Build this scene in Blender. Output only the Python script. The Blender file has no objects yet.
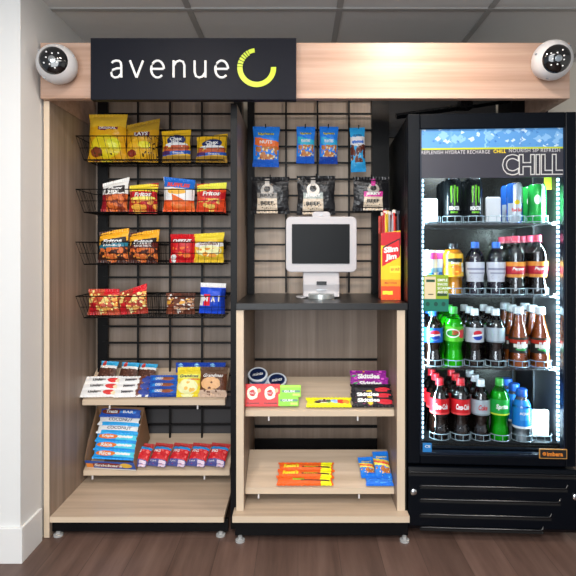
import bpy, math, random
from mathutils import Vector, Matrix
random.seed(7)
PI = math.pi
scene = bpy.context.scene
COL = scene.collection

# ------------------------------------------------------------------ camera, world, lights, exposure
FPX, VX, VY, CAMZ, CAMD = 520.0, 298.0, 252.0, 1.1, 2.0
cd = bpy.data.cameras.new('camera')
cam = bpy.data.objects.new('camera', cd); COL.objects.link(cam)
cam.location = (0, -CAMD, CAMZ); cam.rotation_euler = (PI/2, 0, 0)
cd.sensor_width = 36; cd.lens = FPX/576*36
cd.shift_x = (288-VX)/576; cd.shift_y = (VY-288)/576
cd.clip_start = 0.02
scene.camera = cam

w = bpy.data.worlds.new('world'); scene.world = w; w.use_nodes = True
w.node_tree.nodes['Background'].inputs[0].default_value = (0.80, 0.90, 1.0, 1)
w.node_tree.nodes['Background'].inputs[1].default_value = 0.45

def area(name, loc, size, energy, col=(1, 1, 1), rot=(0, 0, 0), sy=None, spread=PI):
    l = bpy.data.lights.new(name, 'AREA'); l.energy = energy; l.color = col
    l.shape = 'RECTANGLE' if sy else 'DISK'; l.size = size
    if sy: l.size_y = sy
    l.spread = spread
    o = bpy.data.objects.new(name, l); COL.objects.link(o)
    o.location = loc; o.rotation_euler = rot
    return o
area('downlight_lamp', (0.42, -0.42, 2.045), 0.16, 7, (1, .92, .86))
area('downlight_lamp', (-0.45, -0.75, 2.045), 0.16, 7, (1, .92, .86))
area('overhead_fill', (0.2, -2.35, 2.05), 1.1, 45, (1, .97, .93), sy=1.1)  # broad fill added overhead behind the camera, no real fixture
area('front_fill', (-0.5, -3.4, 1.3), 1.8, 58, (.93, .97, 1), rot=(PI/2, 0, 0), sy=1.6)  # added cool fill from the front, no window there

scene.view_settings.view_transform = 'Standard'
scene.view_settings.look = 'None'
scene.view_settings.exposure = 0.12
scene.view_settings.gamma = 1.0
scene.view_settings.use_curve_mapping = False

# ------------------------------------------------------------------ helpers
def X(px, Y): return (px-VX)*(Y+CAMD)/FPX
def Z(py, Y): return CAMZ-(py-VY)*(Y+CAMD)/FPX
def lin(c):
    if isinstance(c, str):
        c = c.lstrip('#'); c = [int(c[i:i+2], 16)/255 for i in (0, 2, 4)]
        c = [x/12.92 if x <= .04045 else ((x+.055)/1.055)**2.4 for x in c]
    return (c[0], c[1], c[2], 1)

class MB:
    def __init__(s): s.v = []; s.f = []; s.uv = {}; s.m = []; s.cur = 0
    def add(s, vs, fs, uvs=None):
        b = len(s.v); s.v += [tuple(p) for p in vs]
        for f in fs: s.f.append([b+i for i in f]); s.m.append(s.cur)
        if uvs:
            for i, t in enumerate(uvs): s.uv[b+i] = t
        return s
    def box(s, x0, x1, y0, y1, z0, z1):
        vs = [(x, y, z) for x in (x0, x1) for y in (y0, y1) for z in (z0, z1)]
        return s.add(vs, [(0, 1, 3, 2), (4, 6, 7, 5), (0, 4, 5, 1), (2, 3, 7, 6), (0, 2, 6, 4), (1, 5, 7, 3)])
    def tube(s, pts, r, n=6, closed=False):
        pts = [Vector(p) for p in pts]; N = len(pts); vs = []; fs = []
        for i, p in enumerate(pts):
            a = pts[i-1] if (i > 0 or closed) else p
            b = pts[(i+1) % N] if (i < N-1 or closed) else p
            d = (b-a).normalized()
            up = Vector((0, 0, 1)) if abs(d.z) < .9 else Vector((1, 0, 0))
            u = d.cross(up).normalized(); w_ = d.cross(u)
            for k in range(n):
                t = 2*PI*k/n
                vs.append(p+u*(r*math.cos(t))+w_*(r*math.sin(t)))
        for i in range(N if closed else N-1):
            j = (i+1) % N
            for k in range(n):
                k2 = (k+1) % n
                fs.append((i*n+k, j*n+k, j*n+k2, i*n+k2))
        if not closed:
            fs.append(tuple(range(n))); fs.append(tuple((N-1)*n+k for k in reversed(range(n))))
        return s.add(vs, fs)
    def lathe(s, prof, n=24, c=(0, 0, 0), mtx=None, cap=True):
        vs = []; fs = []; uv = []
        z0 = prof[0][1]; z1 = prof[-1][1]; dz = (z1-z0) or 1
        for (r, z) in prof:
            for k in range(n+1):
                t = (k/n-.5)*2*PI
                p = Vector((r*math.sin(t), -r*math.cos(t), z))
                if mtx: p = mtx @ p
                vs.append(p+Vector(c)); uv.append((k/n, (z-z0)/dz))
        for i in range(len(prof)-1):
            for k in range(n):
                a = i*(n+1)+k
                fs.append((a, a+1, a+n+2, a+n+1))
        if cap:
            fs.append(tuple(reversed(range(n)))); o = (len(prof)-1)*(n+1); fs.append(tuple(range(o, o+n)))
        return s.add(vs, fs, uv)
    def prism_x(s, poly, x0, x1):            # polygon in (y,z), extruded along x
        n = len(poly)
        vs = [(x0, y, z) for y, z in poly]+[(x1, y, z) for y, z in poly]
        fs = [tuple(range(n)), tuple(reversed(range(n, 2*n)))]+[(i, n+i, n+(i+1) % n, (i+1) % n) for i in range(n)]
        return s.add(vs, fs)
    def prism_y(s, poly, y0, y1, uv=None):            # polygon in (x,z), extruded along y
        n = len(poly)
        vs = [(x, y0, z) for x, z in poly]+[(x, y1, z) for x, z in poly]
        fs = [tuple(reversed(range(n))), tuple(range(n, 2*n))]+[(i, (i+1) % n, n+(i+1) % n, n+i) for i in range(n)]
        us = None
        if uv: us = [((x-uv[0])/(uv[1]-uv[0]), (z-uv[2])/(uv[3]-uv[2])) for x, z in poly]*2
        return s.add(vs, fs, us)
    def build(s, name, mats, parent=None, smooth=False, bevel=0, loc=None):
        me = bpy.data.meshes.new(name)
        me.from_pydata(s.v, [], s.f)
        if not isinstance(mats, (list, tuple)): mats = [mats]
        for m in mats: me.materials.append(m)
        if s.uv:
            ul = me.uv_layers.new(name='UVMap')
            for l in me.loops:
                ul.data[l.index].uv = s.uv.get(l.vertex_index, (0, 0))
        for p, mi in zip(me.polygons, s.m):
            p.material_index = mi; p.use_smooth = smooth
        if smooth:
            try: me.set_sharp_from_angle(angle=0.7)
            except Exception: pass
        me.update()
        o = bpy.data.objects.new(name, me); COL.objects.link(o)
        if parent is not None: o.parent = parent
        if loc: o.location = loc
        if bevel:
            b = o.modifiers.new('bevel', 'BEVEL'); b.width = bevel; b.segments = 2; b.limit_method = 'ANGLE'
        return o

def thing(name, label, cat, loc=(0, 0, 0), rot=(0, 0, 0), group=None):
    o = bpy.data.objects.new(name, None); COL.objects.link(o)
    o.empty_display_size = .02
    o.location = loc; o.rotation_euler = rot
    o['label'] = label; o['category'] = cat
    if group: o['group'] = group
    return o
def tag(o, label, cat, group=None):
    o['label'] = label; o['category'] = cat
    if group: o['group'] = group
    return o
def struct(o, label=None):
    o['kind'] = 'structure'
    return o
def dup(root, loc, label, rot=None, group=None):
    r = root.copy(); COL.objects.link(r); r.location = loc
    if rot is not None: r.rotation_euler = rot
    r['label'] = label
    if group: r['group'] = group
    for ch in list(root.children):
        c = ch.copy(); COL.objects.link(c); c.parent = r
        for g in list(ch.children):
            d = g.copy(); COL.objects.link(d); d.parent = c
    return r

# ------------------------------------------------------------------ materials
def P(m): return m.node_tree.nodes['Principled BSDF']
def mat(name, c, rough=.5, metal=0, emit=0, coat=0, spec=None, bump=0, bscale=200):
    m = bpy.data.materials.new(name); m.use_nodes = True; b = P(m)
    b.inputs['Base Color'].default_value = lin(c); b.inputs['Roughness'].default_value = rough
    b.inputs['Metallic'].default_value = metal; b.inputs['Coat Weight'].default_value = coat
    if spec is not None: b.inputs['Specular IOR Level'].default_value = spec
    if emit:
        b.inputs['Emission Color'].default_value = lin(c); b.inputs['Emission Strength'].default_value = emit
    nt = m.node_tree
    # faint procedural mottling so no surface is dead flat
    tc = nt.nodes.new('ShaderNodeTexCoord'); no = nt.nodes.new('ShaderNodeTexNoise')
    no.inputs['Scale'].default_value = bscale
    nt.links.new(tc.outputs['Object'], no.inputs['Vector'])
    if bump:
        bp = nt.nodes.new('ShaderNodeBump'); bp.inputs['Strength'].default_value = bump; bp.inputs['Distance'].default_value = .002
        nt.links.new(no.outputs['Fac'], bp.inputs['Height']); nt.links.new(bp.outputs['Normal'], b.inputs['Normal'])
    else:
        mr = nt.nodes.new('ShaderNodeMapRange'); mr.inputs['To Min'].default_value = max(0, rough-.04); mr.inputs['To Max'].default_value = min(1, rough+.04)
        nt.links.new(no.outputs['Fac'], mr.inputs['Value']); nt.links.new(mr.outputs['Result'], b.inputs['Roughness'])
    return m
def wood(name, c1, c2, c3, stretch, rough=.45, scale=1.0):
    m = bpy.data.materials.new(name); m.use_nodes = True; nt = m.node_tree; b = P(m)
    tc = nt.nodes.new('ShaderNodeTexCoord'); mp = nt.nodes.new('ShaderNodeMapping')
    mp.inputs['Scale'].default_value = stretch
    nt.links.new(tc.outputs['Object'], mp.inputs['Vector'])
    n1 = nt.nodes.new('ShaderNodeTexNoise'); n1.inputs['Scale'].default_value = 14*scale; n1.inputs['Detail'].default_value = 5; n1.inputs['Roughness'].default_value = .65
    nt.links.new(mp.outputs['Vector'], n1.inputs['Vector'])
    cr = nt.nodes.new('ShaderNodeValToRGB'); e = cr.color_ramp.elements
    e[0].position = .3; e[0].color = lin(c1); e[1].position = .72; e[1].color = lin(c3)
    x = e.new(.5); x.color = lin(c2)
    nt.links.new(n1.outputs['Fac'], cr.inputs['Fac']); nt.links.new(cr.outputs['Color'], b.inputs['Base Color'])
    b.inputs['Roughness'].default_value = rough
    return m
def glass(name, tint=(1, 1, 1), refl=.12, rough=.02, trans=1.0):
    """clear sheet: see-through with a mirror sheen that grows at grazing angles"""
    m = bpy.data.materials.new(name); m.use_nodes = True; nt = m.node_tree
    nt.nodes.remove(P(m)); out = nt.nodes['Material Output']
    t = nt.nodes.new('ShaderNodeBsdfTransparent'); t.inputs[0].default_value = lin(tint)
    g = nt.nodes.new('ShaderNodeBsdfGlossy'); g.inputs['Roughness'].default_value = rough
    lw = nt.nodes.new('ShaderNodeLayerWeight'); lw.inputs['Blend'].default_value = refl
    mx = nt.nodes.new('ShaderNodeMixShader')
    nt.links.new(lw.outputs['Fresnel'], mx.inputs[0]); nt.links.new(t.outputs[0], mx.inputs[1]); nt.links.new(g.outputs[0], mx.inputs[2])
    nt.links.new(mx.outputs[0], out.inputs['Surface'])
    return m
def pack(name, base, layers=(), rough=.38, metal=0, coat=.22, wob=0.0, asp=1.0):
    """printed film: coloured shapes on UV. layers: ('r',u0,v0,u1,v1,c) ('e',cu,cv,ru,rv,c) ('n',u0,v0,u1,v1,c,scale,thr) ('s',u0,v0,u1,v1,c,slope)"""
    m = bpy.data.materials.new(name); m.use_nodes = True; nt = m.node_tree; N = nt.nodes; L = nt.links; b = P(m)
    b.inputs['Roughness'].default_value = rough; b.inputs['Metallic'].default_value = metal; b.inputs['Coat Weight'].default_value = coat
    b.inputs['Coat Roughness'].default_value = .15; b.inputs['Specular IOR Level'].default_value = .3
    uv = N.new('ShaderNodeUVMap'); vec = uv.outputs['UV']
    if wob:
        nz = N.new('ShaderNodeTexNoise'); nz.inputs['Scale'].default_value = 6; L.new(vec, nz.inputs['Vector'])
        sc = N.new('ShaderNodeVectorMath'); sc.operation = 'SUBTRACT'; sc.inputs[1].default_value = (.5, .5, .5); L.new(nz.outputs['Color'], sc.inputs[0])
        ma = N.new('ShaderNodeVectorMath'); ma.operation = 'MULTIPLY_ADD'; ma.inputs[1].default_value = (wob, wob, 0); L.new(sc.outputs[0], ma.inputs[0]); L.new(vec, ma.inputs[2])
        vec = ma.outputs[0]
    sp = N.new('ShaderNodeSeparateXYZ'); L.new(vec, sp.inputs[0])
    def math_(op, a, b_):
        n = N.new('ShaderNodeMath'); n.operation = op
        for i, q in enumerate((a, b_)):
            if isinstance(q, (int, float)): n.inputs[i].default_value = q
            else: L.new(q, n.inputs[i])
        return n.outputs[0]
    def rect(u0, v0, u1, v1, slope=0):
        v = sp.outputs['Y']
        if slope: v = math_('ADD', v, math_('MULTIPLY', math_('SUBTRACT', sp.outputs['X'], .5), -slope))
        a = math_('MULTIPLY', math_('GREATER_THAN', sp.outputs['X'], u0), math_('LESS_THAN', sp.outputs['X'], u1))
        c = math_('MULTIPLY', math_('GREATER_THAN', v, v0), math_('LESS_THAN', v, v1))
        return math_('MULTIPLY', a, c)
    rgb = N.new('ShaderNodeRGB'); bst = 1.35 if name.startswith(('film', 'carton')) else 1.0
    def lin2(c): return tuple(min(.92, q*bst) for q in lin(c)[:3])+(1,)
    rgb.outputs[0].default_value = lin2(base); cur = rgb.outputs[0]
    for l in layers:
        if l[0] in 'r': msk = rect(*l[1:5])
        elif l[0] == 's': msk = rect(*l[1:5], slope=l[6])
        elif l[0] == 'e':
            s1 = N.new('ShaderNodeVectorMath'); s1.operation = 'SUBTRACT'; s1.inputs[1].default_value = (l[1], l[2], 0); L.new(vec, s1.inputs[0])
            s2 = N.new('ShaderNodeVectorMath'); s2.operation = 'MULTIPLY'; s2.inputs[1].default_value = (1/l[3], 1/l[4], 0); L.new(s1.outputs[0], s2.inputs[0])
            s3 = N.new('ShaderNodeVectorMath'); s3.operation = 'LENGTH'; L.new(s2.outputs[0], s3.inputs[0])
            msk = math_('LESS_THAN', s3.outputs['Value'], 1.0)
        elif l[0] == 'n':
            v = N.new('ShaderNodeTexVoronoi'); v.distance = 'MANHATTAN' if name.startswith('ice') else 'EUCLIDEAN'; v.inputs['Scale'].default_value = l[6]; am = N.new('ShaderNodeVectorMath'); am.operation = 'MULTIPLY'; am.inputs[1].default_value = (asp, 1, 1); L.new(vec, am.inputs[0]); L.new(am.outputs[0], v.inputs['Vector'])
            msk = math_('MULTIPLY', rect(*l[1:5]), math_('LESS_THAN', v.outputs['Distance'], l[7]))
        mx = N.new('ShaderNodeMix'); mx.data_type = 'RGBA'
        L.new(msk, mx.inputs[0]); L.new(cur, mx.inputs[6]); mx.inputs[7].default_value = lin2(l[5]); cur = mx.outputs[2]
    L.new(cur, b.inputs['Base Color'])
    if not name.startswith(('label', 'can', 'ice', 'sticker', 'carton')):      # crinkled film
        nz = N.new('ShaderNodeTexNoise'); nz.inputs['Scale'].default_value = 7; nz.inputs['Detail'].default_value = 3; L.new(uv.outputs['UV'], nz.inputs['Vector'])
        bp = N.new('ShaderNodeBump'); bp.inputs['Strength'].default_value = .55; bp.inputs['Distance'].default_value = .012
        L.new(nz.outputs['Fac'], bp.inputs['Height']); L.new(bp.outputs['Normal'], b.inputs['Normal']); L.new(bp.outputs['Normal'], b.inputs['Coat Normal'])
    return m

WOODV = wood('wood_vertical_grain', '#806e60', '#938070', '#a89585', (1.6, 1.6, .06))
WOODH = wood('wood_horizontal_grain', '#a48a74', '#bda38b', '#cdb59f', (.06, 1.6, 1.6))
WOODS = wood('wood_shelf', '#b6a088', '#cbb59d', '#dac5ae', (.08, 1.8, 1.8), .3)
EDGE = mat('wood_edge_band', '#d6c2a9', .45)
BLACK = mat('black_metal', '#060608', .45, spec=.2)
BLACKW = mat('black_wire', '#040405', .45, spec=.2)
BLACKG = mat('black_gloss_plastic', '#07080b', .28, spec=.35)
COUNTER = mat('black_laminate', '#1e1e1f', .35, spec=.4)
FOOT = mat('grey_foot', '#a9a9a8', .5)
STEEL = mat('brushed_steel', '#9a9da0', .32, 1)
WHITE = mat('white_plastic', '#d2d0d0', .35)
CHROME = mat('chrome', '#cfd2d4', .15, 1)
TXTW = mat('white_ink', '#f4f4f2', .5)
TXTB = mat('black_ink', '#151515', .5)
TXTN = mat('navy_ink', '#14235e', .5)
TXTR = mat('red_ink', '#c8141c', .5)
TXTY = mat('yellow_ink', '#f3d61c', .5)
TXTG = mat('green_ink', '#7ed321', .5)
TXTO = mat('orange_ink', '#e8892a', .5)
GREYW = mat('wall_paint', '#e2e2e0', .7, bump=.05, bscale=300)
BASEB = mat('baseboard_paint', '#e6e5e3', .5)
CEIL = mat('ceiling_tile', '#d2d2d0', .9, bump=.15, bscale=400)
TBAR = mat('ceiling_grid_metal', '#a09f9d', .5)
CLEAR = glass('clear_plastic', refl=.45, rough=.1)
PANE = glass('door_glass', (.97, .985, 1), refl=.1, rough=.0)
PET = glass('pet_plastic', refl=.42, rough=.06)
FILM = glass('clear_film', refl=.3, rough=.15)

# ------------------------------------------------------------------ text
_tc = {}
def text_raw(s, bold=0.0, shear=0.0, space=1.0, outline=0.0):
    k = (s, bold, shear, space, outline)
    if k in _tc: return _tc[k]
    cu = bpy.data.curves.new('t', 'FONT'); cu.body = s; cu.size = 1; cu.offset = bold; cu.shear = shear; cu.space_character = space
    cu.resolution_u = 3
    if outline: cu.fill_mode = 'NONE'; cu.bevel_depth = outline; cu.bevel_resolution = 0
    o = bpy.data.objects.new('t', cu); COL.objects.link(o)
    dg = bpy.context.evaluated_depsgraph_get()
    me = bpy.data.meshes.new_from_object(o.evaluated_get(dg))
    vs = [tuple(v.co) for v in me.vertices]; fs = [tuple(p.vertices) for p in me.polygons]
    bpy.data.objects.remove(o); bpy.data.curves.remove(cu); bpy.data.meshes.remove(me)
    x0 = min(v[0] for v in vs); x1 = max(v[0] for v in vs); y0 = min(v[1] for v in vs); y1 = max(v[1] for v in vs)
    r = ([(v[0]-(x0+x1)/2, v[1]-(y0+y1)/2, v[2]) for v in vs], fs, x1-x0, y1-y0)
    _tc[k] = r
    return r
def text(name, s, W, H, fn, m, parent, **kw):
    """writing stretched to W x H; fn maps (x,z) about its centre to a point on the surface"""
    vs, fs, w0, h0 = text_raw(s, **kw)
    mb = MB(); mb.add([fn(v[0]*W/w0, v[1]*H/h0) for v in vs], fs)
    return mb.build(name, m, parent)
def flat(cx, y, cz, rot=0):
    c, s_ = math.cos(rot), math.sin(rot)
    return lambda x, z: (cx+x*c-z*s_, y, cz+x*s_+z*c)
def cyl_at(r, cz, a0=0):
    return lambda x, z: (r*math.sin(x/r+a0), -r*math.cos(x/r+a0), cz+z)

# ------------------------------------------------------------------ room shell
FLOOR = wood('floor_vinyl_planks', '#523e36', '#664f46', '#775f55', (1.6, .12, 1), .42, .8)
nt = FLOOR.node_tree
br = nt.nodes.new('ShaderNodeTexBrick'); br.inputs['Scale'].default_value = 1
br.inputs['Color1'].default_value = (.80, .80, .80, 1); br.inputs['Color2'].default_value = (1.1, 1.1, 1.1, 1); br.inputs['Mortar'].default_value = (.55, .55, .55, 1)
br.inputs['Brick Width'].default_value = 1.2; br.inputs['Row Height'].default_value = .15; br.inputs['Mortar Size'].default_value = .0015
tcf = nt.nodes.new('ShaderNodeTexCoord'); mpf = nt.nodes.new('ShaderNodeMapping'); mpf.inputs['Rotation'].default_value = (0, 0, PI/2)
nt.links.new(tcf.outputs['Object'], mpf.inputs['Vector']); nt.links.new(mpf.outputs['Vector'], br.inputs['Vector'])
mxf = nt.nodes.new('ShaderNodeMix'); mxf.data_type = 'RGBA'; mxf.blend_type = 'MULTIPLY'; mxf.inputs[0].default_value = 1
src = P(FLOOR).inputs['Base Color'].links[0].from_socket
nt.links.new(src, mxf.inputs[6]); nt.links.new(br.outputs['Color'], mxf.inputs[7]); nt.links.new(mxf.outputs[2], P(FLOOR).inputs['Base Color'])

struct(MB().box(-2.6, 2.6, -4.0, .80, -.05, 0).build('floor', FLOOR))
CH = 2.07
cei = struct(MB().box(-2.6, 2.6, -4.0, .80, CH, CH+.05).build('ceiling', CEIL))
g = MB()
for x in (-2.235, -1.635, -1.035, -.435, .165, .765, 1.365, 1.965): g.box(x-.012, x+.012, -3.98, .66, CH-.004, CH+.002)
for k in range(7): g.box(-2.58, 2.58, .075-.6*k-.012, .075-.6*k+.012, CH-.005, CH+.002)
struct(g.build('ceiling_grid', TBAR, cei))
struct(MB().box(-2.6, -.985, -.155, .66, 0, CH).build('wall_left', GREYW))
bb = MB().box(-2.6, -.973, -.167, -.155, 0, .125); bb.box(-.985, -.973, -.155, -.02, 0, .125)
struct(bb.build('baseboard_left', BASEB, bevel=.002))
BACKW = mat('wall_back_paint', '#cfc8ba', .7, bump=.05, bscale=300)
struct(MB().box(-2.6, 2.6, .66, .80, 0, CH).build('wall_back', BACKW))
struct(MB().box(2.4, 2.6, -4.0, .66, 0, CH).build('wall_right', GREYW))
for x, y in ((.42, -.42), (-.45, -.75)):
    t = thing('ceiling_downlight', 'round recessed ceiling downlight %s' % ('above the fridge side' if x > 0 else 'ahead of the left snack rack'), 'ceiling light', (x, y, CH), group='downlights')
    MB().lathe([(.09, -.002), (.105, -.006), (.105, 0), (.085, 0)], 24, cap=False).build('trim_ring', WHITE, t, True)
    MB().lathe([(.001, -.003), (.085, -.003)], 24).build('diffuser', mat('lamp_diffuser', '#fff3e2', .5, emit=6), t)

# ------------------------------------------------------------------ snack rack (left unit)
rack = thing('snack_display_rack', 'tall wood-sided snack rack with black wire grid back and sloped shelves', 'display rack', (0, 0, 0))
MB().box(-.978, -.955, 0, .50, 0, 1.68).build('side_panel', WOODV, rack, bevel=.001)
dv = MB().box(-.262, -.240, .04, .50, .02, 1.68).build('divider_panel', WOODV, rack)
MB().box(-.263, -.2385, .028, .04, .02, 1.68).build('edge_strip', BLACK, dv)
MB().box(-.955, -.262, .458, .50, .02, 1.86).build('back_panel', wood('wood_back_board', '#6f6054', '#827264', '#94857a', (1.6, 1.6, .06)), rack)
MB().box(-.955, -.285, 0, .49, .060, .081).build('base_shelf', WOODS, rack, bevel=.001)
MB().box(-.954, -.286, -.002, -.0002, .0605, .0805).build('edge_strip', EDGE, rack)
MB().box(-.955, -.272, .02, .04, .015, .060).build('kick_plate', BLACK, rack)
for fx in (-.93, -.30):
    MB().lathe([(.018, 0), (.018, .007), (.008, .008), (.008, .016)], 14, c=(fx, .018, 0)).build('leveling_foot', FOOT, rack, True)
def grid(x0, x1, z0, z1, y, xs, parent):
    m = MB()
    for x in xs: m.box(x-.0042, x+.0042, y-.003, y+.003, z0, z1)
    z = z1-.03
    while z > z0:
        m.box(x0, x1, y-.009, y-.003, z-.0044, z+.0044); z -= .0762
    return m.build('wire_grid', BLACKW, parent)
GX = [X(p, .43) for p in (107, 138, 170, 202)]
grid(-.91, -.285, .17, 1.85, .43, GX, rack)
for x0, x1 in ((-.935, -.895), (-.30, -.264)):
    MB().box(x0, x1, .425, .499, .02, 1.86).build('upright_post', BLACK, rack)
def tray(x0, x1, yf, zf, yb, zb, parent, clips, th=.024, back=.012):
    sh = MB().prism_x([(yf, zf), (yb, zb), (yb+.002, zb-th), (yf+.02, zf-th), (yf, zf-th)], x0, x1).build('sloped_shelf', WOODS, parent, bevel=.0008)
    MB().box(x0, x1, yf-.0016, yf-.0004, zf-th+.001, zf-.001).build('front_edge', EDGE, sh)
    for c in clips:
        MB().box(c-.003, c+.003, yf-.004, yf+.004, zf-th-.016, zf-th).build('shelf_clip', WHITE, sh)
    return sh
A = (.28, .452, .45, .555); B = (.28, .144, .45, .246); C = (.05, .476, .22, .568); D = (.05, .170, .22, .257)
tray(-.945, -.320, *A, rack, (-.825, -.44))
tray(-.940, -.300, *B, rack, (-.90, -.41))
MB().box(-.890, -.302, .4535, .4575, .02, .42).build('lower_back_panel', mat('shade_dark_grey', '#39383a', .6), rack)  # dark sheet standing in for the shade below the upper sloped shelf

# wire baskets
def basket(zr, label):
    t = thing('wire_basket', label, 'wire basket', (-.62, .42, zr), group='wire baskets on the snack rack grid')
    x0, x1, yf, yb, h = -.322, .318, -.215, -.012, .095
    MB().tube([(x0, yb, 0), (x0, yf, 0), (x1, yf, 0), (x1, yb, 0)], .0024, 6, True).build('rim', BLACKW, t)
    b0, b1, bf = x0+.02, x1-.02, yf+.035
    MB().tube([(b0, bf, -h), (b1, bf, -h)], .003, 6).build('bottom_rail', BLACKW, t)
    m = MB().tube([(b0, yb, -h), (b0, bf, -h), (b1, bf, -h), (b1, yb, -h)], .002, 6, True)
    n = 22
    for i in range(n+1):
        f = i/n
        m.tube([(x0+(x1-x0)*f, yf, 0), (b0+(b1-b0)*f, bf, -h), (b0+(b1-b0)*f, yb, -h)], .0011, 5)
    for k in range(1, 6):
        y = yf+(yb-yf)*k/6; y2 = bf+(yb-bf)*k/6
        m.tube([(x0, y, 0), (b0, y2, -h), (b1, y2, -h), (x1, y, 0)], .0011, 5)
    m.tube([(x0+.01, yf+.0175, -h/2), (x1-.01, yf+.0175, -h/2)], .0014, 5)
    m.build('wire_mesh', BLACKW, t)
    d = MB()
    for xx in (-.018, .012):
        d.tube([(xx, yf, 0), (xx, yb, 0), (xx, yb, -h), (xx, bf, -h)], .0016, 5, True)
        for k in range(1, 6): d.tube([(xx, yf+(yb-yf)*k/6, 0), (xx, bf+(yb-bf)*k/6, -h)], .0011, 5)
    d.build('divider', BLACKW, t)
    for xx in (-.28, .28):
        MB().box(xx-.006, xx+.006, -.014, -.0005, -.03, .012).build('grid_hook', BLACKW, t)
    return t
BZ = (1.592, 1.366, 1.142, .912)
for z, l in zip(BZ, ('topmost black wire basket, holding yellow chip bags', 'second black wire basket from the top, with the blue-topped bag',
                     'third black wire basket, holding the red cracker bag', 'lowest black wire basket, holding clear packs and a blue pouch')):
    basket(z, l)

# ------------------------------------------------------------------ checkout counter (middle unit)
ctr = thing('checkout_counter', 'wood-sided checkout counter cabinet with two sloped shelves and a wire grid above', 'counter cabinet')
MB().box(-.238, -.208, 0, .50, .104, .877).build('side_panel', WOODV, ctr, bevel=.001)
rp = MB().box(.380, .412, 0, .50, .104, .877).build('side_panel', WOODV, ctr, bevel=.001)
MB().box(.412, .420, .004, .50, .02, .877).build('black_side_strip', BLACK, ctr)
MB().box(-.208, .380, .50, .52, .104, .877).build('lower_back_panel', WOODV, ctr)
for x0, x1 in ((-.238, -.208), (.380, .412)): MB().box(x0+.001, x1-.001, -.002, -.0002, .105, .876).build('edge_strip', EDGE, ctr)
MB().box(-.981+.004, -.956, -.002, -.0002, .002, 1.68).build('edge_strip', EDGE, rack)
MB().box(-.2385, .425, .458, .499, .9045, 1.86).build('upper_back_panel', wood('wood_back_slats', '#a08c7a', '#b5a18e', '#c5b2a0', (1.6, 1.6, .06)), ctr)
MB().box(-.248, .421, -.04, .50, .080, .104).build('base_shelf', WOODS, ctr, bevel=.001)
MB().box(-.247, .420, -.042, -.0402, .0805, .1035).build('edge_strip', EDGE, ctr)
MB().box(-.240, .420, -.015, .01, .018, .080).build('kick_plate', BLACK, ctr)
for fx in (-.22, .405):
    MB().lathe([(.018, 0), (.018, .008), (.008, .009), (.008, .02)], 14, c=(fx, -.022, 0)).build('leveling_foot', FOOT, ctr, True)
tray(-.207, .379, *C, ctr, (-.115, .235))
tray(-.207, .379, *D, ctr, (-.155, .24))
for z0, z1 in ((.58, .59), (.258, .27), (.13, .205)): MB().box(-.207, .379, .488, .499, z0, z1).build('gap_shade_strip', BLACK, ctr)  # black strips painting the dark gaps between and below the back boards
for x0, x1 in ((-.236, -.205), (.345, .425)):
    MB().box(x0, x1, .425, .498, .9045, 1.86).build('upright_post', BLACK, ctr)
grid(-.206, .35, .91, 1.85, .43, [X(p, .43) for p in (286, 317.5, 349)], ctr)
tag(MB().box(-.2375, .420, -.012, .499, .878, .904).build('countertop', COUNTER, bevel=.002), 'black laminate countertop carrying the payment tablet', 'countertop')

# ------------------------------------------------------------------ header, sign, cameras
hd = thing('header_fascia', 'long wood-grain header board spanning rack and fridge', 'header board')
HY = -.03
WOODHD = wood('wood_header_grain', '#a5846f', '#b99884', '#c8aa97', (.05, 1.6, 1.9))
MB().box(-.976, 1.03, HY, 0.0, 1.682, 1.893).build('front_board', WOODHD, hd, bevel=.001)
MB().box(-.976, -.955, 0, .50, 1.682, 1.893).build('end_board', WOODHD, hd)
MB().box(1.003, 1.03, 0, .50, 1.682, 1.893).build('end_board', WOODHD, hd)
MB().box(.4255, .94, .47, .485, 1.645, 1.86).build('rear_panel', mat('dark_board', '#1b1b1d', .6), hd)
MB().box(X(512, .30), X(548, .30), .30, .46, 1.632, 1.80).build('support_post', BLACK, hd)
MB().tube([(X(397, .1), .12, Z(116.5, .12)), (X(510, .2), .2, Z(100, .2))], .012, 4).build('slanted_bar', BLACKG, hd)
MB().box(X(459, .14), X(471, .14), .115, .17, Z(109, .14), Z(101, .14)).build('bar_bracket', BLACKG, hd)

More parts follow.
